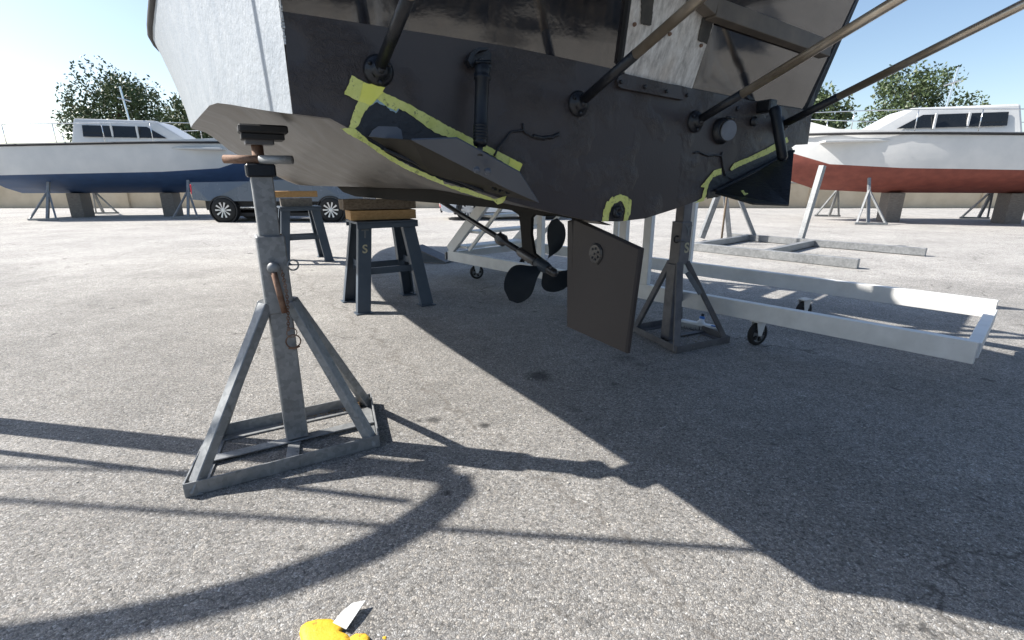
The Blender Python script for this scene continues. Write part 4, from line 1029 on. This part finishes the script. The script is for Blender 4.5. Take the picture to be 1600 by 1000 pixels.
# ================================================================ WHITE ROLLING STAIR
ca = V((-.80, 6.13, 0)); cu_ = V((.675, -.737, 0)).normalized(); cn = V((.737, .675, 0)).normalized()
CL, CW = 4.95, 1.12
wc = thing('rolling_staircase', tuple(ca+cu_*CL/2+cn*CW/2), 'white painted rolling staircase frame on castors behind the propeller', 'staircase')
def Q(a, b_, z): return ca+cu_*a+cn*b_+UP*z
def wb(name, p, q, w_, h_, up=(0, 0, 1)):
    bm = B(); beam(bm, p, q, w_, h_, up, .003); return link_mesh(name, bm, 'white_paint', wc)
wb('base_rail', Q(0, 0, .255), Q(CL, 0, .255), .06, .125)
wb('base_rail', Q(0, CW, .30), Q(CL, CW, .30), .06, .125)
for a in (.02, 2.0, CL-.02): wb('cross_member', Q(a, .03, .26), Q(a, CW-.03, .26), .06, .09)
for a, b_ in ((2.62, 0), (2.86, 0), (1.62, 0), (2.65, CW), (1.75, CW)):
    wb('upright', Q(a, b_, .318), Q(a, b_, 2.6), .055, .07, up=tuple(cu_))
for b_ in (0.0, CW):
    wb('stringer', Q(.02, b_, .32), Q(1.95, b_, 1.95), .05, .13, up=tuple(cu_))
    wb('handrail_post', Q(.42, b_, .36), Q(1.95, b_, 1.72), .03, .04, up=tuple(cu_))
for i in range(8):
    z = .32+.20*i; a = .10+(z-.32)*1.18
    bm = B(); bx(bm, Q(a+.12, CW/2, z+.06), (.24, CW-.06, .03), math.atan2(cu_.y, cu_.x), .003); link_mesh('tread', bm, 'white_paint', wc)
for a in (1.75, 2.84): wb('top_rail', Q(a, .03, 2.58), Q(a, CW-.03, 2.58), .05, .05)
wb('top_rail', Q(1.62, 0, 2.63), Q(2.90, 0, 2.63), .05, .05); wb('top_rail', Q(1.75, CW, 2.63), Q(2.70, CW, 2.63), .05, .05)
bm = B(); bx(bm, Q(2.3, CW/2, 2.10), (1.1, CW-.1, .04), math.atan2(cu_.y, cu_.x), .003); link_mesh('landing', bm, 'white_paint', wc)
bm = B(); bx(bm, Q(-.02, 0, .25), (.02, .10, .10), math.atan2(cu_.y, cu_.x), .002); link_mesh('end_plate', bm, 'galv', wc)
def castor(p):
    p = V(p); d = V((.92, .39, 0)).normalized(); axl = V((-d.y, d.x, 0))
    bm = B(); bx(bm, p+UP*.185, (.10, .08, .012), math.atan2(d.y, d.x), .001)
    for s_ in (-1, 1):
        prism(bm, [p+axl*s_*.026+d*.045+UP*.18, p+axl*s_*.026-d*.045+UP*.18, p+axl*s_*.026-d*.016+UP*.075, p+axl*s_*.026+d*.016+UP*.075], axl*.003)
    lathe(bm, p+UP*.085-axl*.032, axl, [(0, 0), (.010, 0), (.010, .064), (0, .064)], 10)
    cs = link_mesh('castor', bm, 'white_paint', wc)
    bm = B(); lathe(bm, p+UP*.085-axl*.020, axl, [(.062, 0), (.080, .002), (.085, .008), (.085, .032), (.080, .038), (.062, .040)], 26); link_mesh('tyre', bm, 'tyre', cs, True)
    bm = B(); lathe(bm, p+UP*.085-axl*.018, axl, [(0, 0), (.018, 0), (.022, .010), (.055, .012), (.0625, .002), (.0625, .034), (.055, .026), (.022, .028), (.018, .036), (0, .036)], 20); link_mesh('wheel_disc', bm, 'galv', cs, True)
    bm = B()
    for k in range(5):
        a_ = k*2*math.pi/5; rr_ = (d*math.cos(a_)+UP*math.sin(a_))
        prism(bm, [p+UP*.085-axl*.0075*1+rr_*.026+ (d*math.cos(a_+1.57)+UP*math.sin(a_+1.57))*.006-axl*.0, p+UP*.085-axl*.0075+rr_*.026-(d*math.cos(a_+1.57)+UP*math.sin(a_+1.57))*.006, p+UP*.085-axl*.0075+rr_*.052-(d*math.cos(a_+1.57)+UP*math.sin(a_+1.57))*.012, p+UP*.085-axl*.0075+rr_*.052+(d*math.cos(a_+1.57)+UP*math.sin(a_+1.57))*.012], -axl*.012)
    link_mesh('wheel_opening', bm, 'dark_plastic', cs)
castor(Q(.43, .10, 0)); castor(Q(3.80, .04, 0)); castor(Q(.34, CW-.1, 0)); castor(Q(3.80, CW-.1, 0))

# ================================================================ yellow handled scraper in the foreground
sc = thing('paint_scraper', (-.44, 1.02, 0), 'yellow handled paint scraper with a pale pointed blade on the asphalt', 'scraper')
bm = B(); prism(bm, [(-0.481, 1.0163, 0.012), (-0.4386, 0.9971, 0.012), (-0.4251, 1.0364, 0.016), (-0.4123, 1.0824, 0.018), (-0.4456, 1.0738, 0.018), (-0.4663, 1.0495, 0.015)], (0, 0, .0025), sub=.01)
link_mesh('blade', bm, 'blade', sc)
def blob(name, pts, z0, hgt, mat, root, bulge=1.0):
    P = [V(p) for p in pts]; c_ = sum(P, V((0, 0, 0)))/len(P)
    bm = B(); rings = []
    for k, (sc_, zz) in enumerate(((.97, 0), (1.0, .35), (.93, .75), (.72, .97), (.35, 1.05))):
        rings.append([bm.verts.new(V((c_.x+(p.x-c_.x)*sc_, c_.y+(p.y-c_.y)*sc_, z0+hgt*zz + noise.noise(p*40+V((0, 0, k)))*hgt*.16))) for p in P])
    n_ = len(P)
    for a_, b_ in zip(rings, rings[1:]):
        for i in range(n_): bm.faces.new((a_[i], a_[(i+1) % n_], b_[(i+1) % n_], b_[i]))
    cv = bm.verts.new((c_.x, c_.y, z0+hgt*1.06))
    for i in range(n_): bm.faces.new((rings[-1][i], rings[-1][(i+1) % n_], cv))
    bm.faces.new(rings[0][::-1])
    return link_mesh(name, bm, mat, root, True)
blob('handle', [(-0.5617, 0.9925, 0.0), (-0.5663, 1.0114, 0.0), (-0.5574, 1.0231, 0.0), (-0.5284, 1.0329, 0.0), (-0.49, 1.0329, 0.0), (-0.4702, 1.0211, 0.0), (-0.449, 1.0095, 0.0), (-0.4547, 0.9962, 0.0), (-0.429, 0.985, 0.0), (-0.4115, 0.9668, 0.0), (-0.4335, 0.925, 0.0), (-0.4753, 0.9084, 0.0), (-0.517, 0.925, 0.0), (-0.5427, 0.9632, 0.0)], .001, .014, 'yellow', sc)
blob('handle_lug', [(-0.4228, 0.9813, 0.0), (-0.4122, 0.9906, 0.0), (-0.3852, 0.9906, 0.0), (-0.3724, 0.9813, 0.0), (-0.3686, 0.9561, 0.0), (-0.3993, 0.9491, 0.0), (-0.4314, 0.9668, 0.0)], .001, .010, 'yellow', sc)
bm = B()
cr = V((-0.3343, 0.9832, 0.0))
t3 = B(); bmesh.ops.create_icosphere(t3, subdivisions=2, radius=.004)
for v in t3.verts: v.co = V((v.co.x*1.4, v.co.y, v.co.z*.5))*(1+.4*noise.noise(v.co*300))
t3.transform(Matrix.Translation(cr+UP*.001)); join(bm, t3)
cb = link_mesh('plastic_crumb', bm, 'yellow'); recentre(cb, tuple(cr)); tag(cb, 'tiny yellow plastic crumb right of the scraper', 'crumb')

# ================================================================ CRADLE in the background right
cr_ = thing('steel_cradle', (3.9, 8.4, 0), 'empty galvanised steel cradle with leaning struts in the sunny yard at right', 'cradle')
def gb(name, p, q, w_=.09, h_=.09, mat='galv'):
    bm = B(); beam(bm, p, q, w_, h_, b=.003); return link_mesh(name, bm, mat, cr_)
p_a, p_b = V((2.9266, 8.7429, 0.0)), V((4.7848, 6.5925, 0.0))
p_a.z = p_b.z = .07
gb('long_beam', p_a, p_b, .10, .13)
dcr = (p_b-p_a).normalized(); ncr = V((-dcr.y, dcr.x, 0))
if ncr.y < 0: ncr = -ncr
gb('end_cap', p_a-dcr*.02, p_a+dcr*.02, .11, .14, 'rust')
gb('cross_beam', p_a+dcr*1.55+UP*.0, p_a+dcr*1.55+ncr*2.2, .10, .10)
gb('cross_beam', p_a+dcr*.35+UP*.0, p_a+dcr*.35+ncr*2.2, .10, .10)
fb = p_a+ncr*2.2
gb('long_beam', fb, fb+dcr*3.2, .10, .12)
gb('strut', V((3.8929, 9.9587, 0.05)), V((3.8929, 9.9587, 0.05))+V((.42, 0, 1.55)), .12, .10)
gb('strut', V((4.3711, 9.7279, 0.05)), V((4.3711, 9.7279, 0.05))+V((-.30, .1, 1.55)), .11, .09)
gb('strut', V((4.9976, 9.9587, 0.05)), V((4.9976, 9.9587, 0.05))+V((-.55, .1, 1.1)), .09, .07)
gb('strut', V((5.5364, 9.2959, 0.05)), V((5.5364, 9.2959, 0.05))+V((.25, .1, 1.4)), .10, .08)
bm = B(); rp_ = V((4.0668, 9.4004, 0.05)); tube(bm, [rp_, rp_+V((.0, 0, .5)), rp_+V((.01, 0, 1.5))], .02, 8); link_mesh('hanging_strap', bm, 'old_wood', cr_, True)
bm = B(); q_ = V((4.9976, 9.9587, 0.05))+V((-.55, .1, 1.1)); tube(bm, [q_, q_+V((-.25, 0, .6))], .02, 8); link_mesh('screw_rod', bm, 'rust', cr_, True)

# ================================================================ CARS
def car(root, L, Wd, Ht, prof, glassprof, body, wheels, wr, chrome=False):
    # root-local coordinates: x forward, y left, z up
    def loc(bm): bm.transform(world_of(root)); return bm
    bm = B(); prism(bm, [V((x, -Wd/2, z)) for x, z in prof], (0, Wd, 0))
    for v in bm.verts:
        t = max(0, (v.co.z-.55)/(Ht-.55)); v.co.y *= 1-.16*t*t
        e = abs(v.co.x)/(L/2); v.co.y *= 1-.10*max(0, e-.75)/.25
    link_mesh('body', loc(bm), body, root)
    for sy in (-1, 1):
        bm = B(); prism(bm, [V((x, sy*(Wd/2*(1-.16*max(0, (z-.55)/(Ht-.55))**2)-.006), z)) for x, z in glassprof], (0, sy*.012, 0))
        link_mesh('side_window', loc(bm), 'glass', root)
    for wx in wheels:
        for sy in (-1, 1):
            c_ = V((wx, sy*(Wd/2-.082), wr)); a_ = V((0, sy, 0))
            bm = B(); lathe(bm, c_-a_*.10, a_, [(wr*.62, 0), (wr*.95, 0), (wr, .03), (wr, .17), (wr*.95, .20), (wr*.66, .205)], 30)
            ty = link_mesh('tyre', loc(bm), 'tyre', root, True)
            bm = B(); lathe(bm, c_-a_*.09, a_, [(0, .12), (wr*.64, .12), (wr*.66, .19), (wr*.60, .19)], 30); link_mesh('rim_barrel', loc(bm), 'dark_plastic', ty)
            bm = B()
            for k in range(10):
                an = k*math.pi/5; r_ = V((math.cos(an), 0, math.sin(an))); t_ = V((-math.sin(an), 0, math.cos(an)))
                prism(bm, [c_+a_*.085+r_*.03+t_*.010, c_+a_*.085+r_*.03-t_*.010, c_+a_*.095+r_*wr*.63-t_*.026, c_+a_*.095+r_*wr*.63+t_*.026], a_*.015)
            lathe(bm, c_+a_*.08, a_, [(.05, 0), (.05, .03), (0, .035)], 14)
            link_mesh('rim_spokes', loc(bm), 'alloy', ty)
            bm = B(); lathe(bm, c_-a_*.11, a_, [(0, .0), (wr*1.14, 0), (wr*1.14, .213), (wr*1.06, .213), (wr*1.06, .0)], 28)
            link_mesh('wheel_arch', loc(bm), 'dark_plastic', root)
    bm = B(); bx(bm, (0, 0, .22), (L*.8, Wd*.8, .10)); link_mesh('underbody', loc(bm), 'dark_plastic', root)
wa = V((-1.257, 15.5086, 0.0)); wb_ = V((-1.30+2.62*math.cos(R(9)), wa.y+2.62*math.sin(R(9)), 0))
hd = R(9)
ctr = (V((wa.x, wa.y, 0))+wb_)/2 + V((-math.sin(hd), math.cos(hd), 0))*.80 + V((-.12, 0, 0))
wcar = thing('parked_car', (ctr.x, ctr.y, 0), 'white parked car with multi-spoke alloy wheels seen below the hull', 'car', None, hd)
L = 4.3
car(wcar, L, 1.8, 1.48,
    [(-2.12, .30), (-2.15, .62), (-2.08, .95), (-1.75, 1.30), (-1.2, 1.44), (0.0, 1.48), (.55, 1.38), (1.05, 1.0), (1.85, .86), (2.12, .68), (2.15, .35), (2.0, .24), (-1.9, .24)],
    [(-1.55, .98), (-1.45, 1.22), (-1.1, 1.34), (-.1, 1.38), (.42, 1.30), (.88, 1.0)], 'car_white', (-1.31, 1.31), .325)
def rl(root, x, y, z): return world_of(root) @ V((x, y, z))
for sy in (-.62, .62):
    bm = B(); bx(bm, (0, 0, 0), (.04, .22, .05), 0, .01); bm.transform(world_of(wcar) @ Matrix.Translation((-2.155, sy, .42))); link_mesh('reflector', bm, 'red_lens', wcar)
    bm = B(); bx(bm, (0, 0, 0), (.06, .30, .14), 0, .02); bm.transform(world_of(wcar) @ Matrix.Translation((-2.10, sy, .86))); link_mesh('tail_light', bm, 'red_lens', wcar)
    bm = B(); bx(bm, (0, 0, 0), (.06, .35, .12), 0, .02); bm.transform(world_of(wcar) @ Matrix.Translation((2.10, sy, .66))); link_mesh('headlight', bm, 'chrome', wcar)
bm = B(); bx(bm, (0, 0, 0), (.05, 1.3, .04), 0, .01); bm.transform(world_of(wcar) @ Matrix.Translation((-2.15, 0, .50))); link_mesh('bumper_trim', bm, 'galv', wcar)
bm = B(); bx(bm, (0, 0, 0), (.06, 1.2, .12), 0, .01); bm.transform(world_of(wcar) @ Matrix.Translation((-2.12, 0, .29))); link_mesh('diffuser', bm, 'dark_plastic', wcar)
bm = B(); prism(bm, [rl(wcar, -1.95, -.62, 1.02), rl(wcar, -1.95, .62, 1.02), rl(wcar, -1.66, .55, 1.34), rl(wcar, -1.66, -.55, 1.34)], rl(wcar, -.05, 0, .03)-rl(wcar, 0, 0, 0)); link_mesh('rear_window', bm, 'glass', wcar)

vh = R(2)
vc = V((-7.0, 15.6, 0))
van = thing('parked_pickup', tuple(vc), 'slate grey pickup with a chrome side step parked behind the far trestle', 'pickup', None, vh)
car(van, 5.0, 1.85, 1.78,
    [(-2.5, .66), (-2.5, 1.15), (-.75, 1.18), (-.55, 1.74), (.55, 1.78), (1.15, 1.22), (2.35, 1.08), (2.5, .85), (2.5, .52), (2.0, .60), (-2.0, .62)],
    [(-.60, 1.22), (-.45, 1.62), (.50, 1.66), (.95, 1.24)], 'car_grey', (-1.6, 1.55), .36)
for sy in (-1, 1):
    bm = B(); tube(bm, [rl(van, -1.1, sy*.92, .43), rl(van, 1.1, sy*.92, .43)], .035, 10); link_mesh('side_step', bm, 'chrome', van, True)
    bm = B(); bx(bm, (0, 0, 0), (.06, .2, .3), 0, .02); bm.transform(world_of(van) @ Matrix.Translation((-2.5, sy*.72, .95))); link_mesh('tail_light', bm, 'red_lens', van)
bm = B(); bx(bm, (0, 0, 0), (4.4, 1.5, .30), 0, .02); bm.transform(world_of(van) @ Matrix.Translation((0, 0, .50))); link_mesh('chassis', bm, 'dark_plastic', van)

# ================================================================ WALL, SHEDS, TREES, OTHER BOATS
wl_root = thing('boundary_wall', (0, 23, 0), 'low ochre rendered wall with a pale coping along the far side of the yard', 'wall')
bm = B(); bx(bm, (0, 23.2, .55), (110, .30, 1.1), 0, .01); link_mesh('wall_face', bm, 'wall', wl_root)
bm = B(); bx(bm, (0, 23.2, 1.14), (110, .38, .08), 0, .01); link_mesh('coping', bm, 'coping', wl_root)
def pier(x):
    bm = B(); bx(bm, (0, 0, .62), (.40, .44, 1.24), 0, .01); bx(bm, (0, 0, 1.28), (.50, .52, .09), 0, .01)
    return bm
for k, x in enumerate([-34, -26, -18, -10, -2, 6, 14, 22, 30]):
    bm = pier(x); bm.transform(Matrix.Translation((x, 23.17, 0))); link_mesh('pier', bm, 'wall', wl_root)
def tree(x, y, h, r, seed, label):
    random.seed(seed)
    t = thing('pine_tree' if False else 'broadleaf_tree', (x, y, 0), label, 'tree', 'trees beyond the boundary wall')
    bm = B(); tube(bm, [(x, y, 0), (x+.1, y, h*.3), (x-.1, y+.1, h*.6), (x, y, h*.85)], .2, 9, rs=[.26, .2, .14, .05])
    for k in range(7):
        a = random.random()*6.28; z0 = h*random.uniform(.3, .6); e = V((x+math.cos(a)*r*.7, y+math.sin(a)*r*.7, z0+h*.22))
        tube(bm, [(x, y, z0), (V((x, y, z0))+e)/2+UP*.15, e], .07, 6, rs=[.09, .06, .025])
    link_mesh('trunk', bm, 'bark', t, True)
    bm = B(); cl = []
    for k in range(26):
        a = random.random()*6.28; rr_ = r*math.sqrt(random.random())*.85; zz = random.uniform(.42, .95)
        rr_ *= (1-abs(zz-.62)*1.3)
        cl.append((V((x+math.cos(a)*rr_, y+math.sin(a)*rr_, h*zz)), r*random.uniform(.22, .42)))
    for c_, cr__ in cl:
        for _ in range(420):
            d_ = V((random.gauss(0, 1), random.gauss(0, 1), random.gauss(0, .75))).normalized()*cr__*random.uniform(.5, 1.05)
            p = c_+d_; s_ = random.uniform(.07, .15)
            u_ = V((random.gauss(0, 1), random.gauss(0, 1), random.gauss(0, 1))).normalized(); w_ = u_.cross(V((random.gauss(0, 1), random.gauss(0, 1), random.gauss(0, 1)))).normalized()
            bm.faces.new([bm.verts.new(p+q) for q in (u_*s_, w_*s_*.5, -u_*s_, -w_*s_*.5)])
    me = bpy.data.meshes.new('crown'); bm.transform(world_of(t).inverted()); bm.to_mesh(me); bm.free(); me.materials.append(M['leaf'])
    o = bpy.data.objects.new('crown', me); col.objects.link(o); o.parent = t
tree(-25, 33, 7.5, 3.6, 1, 'tall broad tree beyond the wall at far left')
tree(-17.5, 30, 5.6, 2.8, 2, 'lower rounded tree beyond the wall left of the hull')
tree(17, 30, 6.0, 3.0, 3, 'rounded tree beyond the wall just right of the boat')
tree(26, 34, 8.0, 3.8, 4, 'tall broad tree beyond the wall at far right')
sh = thing('boat_shed', (-13, 44, 0), 'long cream boat shed with a grey roof beyond the trees at left', 'shed')
bm = B(); bx(bm, (-14, 46, 2.2), (26, 9, 4.4), 0, .02); link_mesh('wall', bm, 'shed', sh)
bm = B(); prism(bm, [(-27.4, 41.2, 4.3), (-27.4, 46, 6.2), (-27.4, 50.8, 4.3)], (26.8, 0, 0)); link_mesh('roof', bm, 'roof', sh)
for x in (-23, -15, -7):
    bm = B(); bx(bm, (x, 41.47, 1.8), (4, .08, 3.6), 0, .01); link_mesh('roller_door', bm, 'galv', sh)

def yard_boat(loc, rz, L, hw, zk, hull_m, bot_m, label, mats='hull_white'):
    t = thing('stored_boat', (loc[0], loc[1], 0), label, 'boat', None, rz)
    Wm = world_of(t)
    st2 = [0, .15, .35, .6, .8, .93, 1.0]
    bb, bs = B(), B()
    for side in (-1, 1):
        pb = ps = None
        for u in st2:
            k = 1.0 if u < .45 else max(.02, 1-((u-.45)/.55)**2.2); x = (u-.5)*L
            zz = zk+(.8*((u-.7)/.3)**2 if u > .7 else 0)
            r1 = [bb.verts.new(V((x, side*hw*k*s, zz+z*(1+u*.4)))) for s, z in ((0, 0), (.5, .18), (.92, .42), (1, .55))]
            r2 = [bs.verts.new(V((x, side*hw*k*s+side*.12*u*k, zz+z*(1+u*.2)))) for s, z in ((1, .55), (1.04, .95), (1.06, 1.45))]
            r2[0].co = r1[-1].co
            if pb:
                for i in range(3): bb.faces.new((pb[i], pb[i+1], r1[i+1], r1[i]))
                for i in range(2): bs.faces.new((ps[i], ps[i+1], r2[i+1], r2[i]))
            else:
                if side == -1: first = (r1, r2)
                else:
                    for i in range(3): bb.faces.new((first[0][i], first[0][i+1], r1[i+1], r1[i]))
                    for i in range(2): bs.faces.new((first[1][i], first[1][i+1], r2[i+1], r2[i]))
            pb, ps = r1, r2
    bb.transform(Wm); bs.transform(Wm)
    link_mesh('hull_bottom', bb, bot_m, t, True); link_mesh('topsides', bs, hull_m, t, True)
    bm = B(); bx(bm, (-.06*L, 0, zk+1.42), (L*.8, hw*1.9, .06), 0, .01); bm.transform(Wm); link_mesh('deck', bm, 'deck', t)
    bm = B()
    vs = [bm.verts.new(V(q)) for q in ((-.22*L, -hw*.7, zk+1.45), (-.22*L, hw*.7, zk+1.45), (.24*L, hw*.6, zk+1.45), (.24*L, -hw*.6, zk+1.45), (-.2*L, -hw*.6, zk+2.3), (-.2*L, hw*.6, zk+2.3), (.08*L, hw*.5, zk+2.3), (.08*L, -hw*.5, zk+2.3))]
    for q in ((0, 1, 2, 3), (4, 5, 6, 7), (0, 1, 5, 4), (1, 2, 6, 5), (2, 3, 7, 6), (3, 0, 4, 7)): bm.faces.new([vs[i] for i in q])
    bev(bm, .06, 2); bm.transform(Wm); link_mesh('cabin', bm, mats, t)
    for sy in (-1, 1):
        bm = B(); prism(bm, [V((-.17*L, sy*(hw*.68), zk+1.75)), V((.12*L, sy*(hw*.60), zk+1.75)), V((.05*L, sy*(hw*.54), zk+2.1)), V((-.17*L, sy*(hw*.63), zk+2.1))], (0, sy*.02, 0)); bm.transform(Wm); link_mesh('cabin_window', bm, 'glass', t)
    for sy in (-1, 1):
        bm = B(); tube(bm, [V(((u-.5)*L, sy*(hw*(1.0 if u < .45 else max(.02, 1-((u-.45)/.55)**2.2))*1.065+.12*u), zk+1.45*(1+u*.2)-.05)) for u in [i/16 for i in range(17)]], .035, 8); bm.transform(Wm); link_mesh('rub_rail', bm, 'rubber', t, True)
        rail = [V(((u-.5)*L, sy*(hw*(1.0 if u < .45 else max(.02, 1-((u-.45)/.55)**2.2))*1.0+.08*u), zk+1.45*(1+u*.2)+.55)) for u in [.1+.055*i for i in range(17)]]
        bm = B(); tube(bm, rail, .014, 6); bm.transform(Wm); link_mesh('guard_rail', bm, 'chrome', t, True)
        for q in rail[::3]:
            bm = B(); tube(bm, [q, q-UP*.58], .012, 6); bm.transform(Wm); link_mesh('stanchion', bm, 'chrome', t, True)
        for xx in (-.07, .02):
            bm = B(); bx(bm, (xx*L, sy*hw*.645, zk+1.92), (.05, .05, .40), 0, .004); bm.transform(Wm); link_mesh('window_bar', bm, mats, t)
    bm = B(); tube(bm, [V((-.05*L, 0, zk+2.28)), V((-.06*L, 0, zk+3.4))], .03, 8); tube(bm, [V((-.05*L-.02, -.4, zk+3.0)), V((-.05*L-.02, .4, zk+3.0))], .02, 6); bm.transform(Wm); link_mesh('aerial_mast', bm, 'chrome', t)
    for x in (-.3, .05):
        bm = B(); bx(bm, (x*L, 0, zk/2), (.4, .6, zk), 0, .01); bm.transform(Wm); link_mesh('keel_block', bm, 'grey_wood', t)
    for x in (-.32, .18):
        for sy in (-1, 1):
            bm = B(); beam(bm, (x*L, sy*(hw+.15), .05), (x*L, sy*hw*.75, zk+.42), .07, .07)
            beam(bm, (x*L-.4, sy*(hw+.35), .04), (x*L+.4, sy*(hw+.35), .04), .06, .06); beam(bm, (x*L-.35, sy*(hw+.35), .05), (x*L, sy*hw*.85, zk+.1), .05, .05); beam(bm, (x*L+.35, sy*(hw+.35), .05), (x*L, sy*hw*.85, zk+.1), .05, .05)
            bm.transform(Wm); link_mesh('prop_stand', bm, 'galv', t)
    return t
yard_boat((-12.5, 17.5), R(12), 8.0, 1.35, .8, 'hull_white', 'hull_blue', 'white motor boat with blue bottom propped up in the yard at left')
yard_boat((12.0, 15.0), R(165), 8.5, 1.4, .85, 'hull_white', 'hull_red', 'white motor boat with red brown bottom propped up in the yard at right')
yard_boat((5.40, -1.20), R(28), 9.0, 1.5, .28, 'hull_blue', 'black_paint', 'dark blue boat added unseen behind the camera to darken the transom reflection', 'deck')  # added out of view as the dark mass mirrored in the upper transom

# ================================================================ added post, arm, pole and cables, out of view, casting the foreground shadows
gp = thing('shadow_post', (-3.09, 2.235, 0), 'steel gantry post with a cantilever arm, added out of view to shade the foreground', 'shadow_caster')
bm = B(); bx(bm, (-3.09, 2.235, 1.26), (.10, .10, 2.50), .3, .004); link_mesh('post', bm, 'galv', gp)
bm = B(); bx(bm, (-3.09, 2.235, .012), (.3, .3, .02), .3, .002); link_mesh('base_plate', bm, 'galv', gp)
bm = B(); ARMP = [(-0.1679, 1.72, 0.0), (-0.2118, 1.6175, 0.0), (-0.2713, 1.5138, 0.0), (-0.3551, 1.4044, 0.0), (-0.4609, 1.3073, 0.0), (-0.5791, 1.2308, 0.0), (-0.7132, 1.1564, 0.0), (-0.9021, 1.0802, 0.0), (-1.1187, 1.0153, 0.0), (-1.442, 0.9508, 0.0), (-1.8522, 0.8765, 0.0)]
SHF = V((2.866, -.524, -2.55)); ARMC = [V(p)-SHF for p in ARMP]; tube(bm, [V((-3.09, 2.235, 2.52))]+ARMC[1:], .056, 14); link_mesh('arm', bm, 'galv', gp, True)
bm = B(); tube(bm, [(-3.21, 2.06, 0), (-3.21, 2.06, 2.51)], .018, 10); link_mesh('support_rod', bm, 'galv', gp, True)
up_ = thing('added_pole', (-6.0, 2.26, 0), 'timber pole added out of view to carry the shadow casting cables', 'pole')
bm = B(); tube(bm, [(-6, 2.26, 0), (-6, 2.26, 3.5)], .09, 14, rs=[.10, .075]); link_mesh('pole', bm, 'old_wood', up_, True)
bm = B(); bx(bm, (-6, 2.26, 3.2), (.5, .07, .07), .4, .004); link_mesh('crossarm', bm, 'old_wood', up_)
def strung(p, q, r, label, sag=.0):
    p, q = V(p), V(q); bm = B()
    pts = [p.lerp(q, i/16)-UP*sag*4*(i/16)*(1-i/16) for i in range(17)]
    tube(bm, pts, r, 8); o = link_mesh('shadow_cable', bm, 'cable', None, True); recentre(o, tuple(p)); return tag(o, label, 'cable', None)
cq = W(-1.13, .32, 2.31)
strung((-6.0, 2.237, 3.0), tuple(cq), .015, 'thin black cable added overhead to cast a thin shadow, from the timber pole to the boat rail')
strung((-6.0, 2.44, 3.22), (-3.09, 2.235, 2.60), .012, 'short black cable added to cast a shadow, from the timber pole to the gantry post')
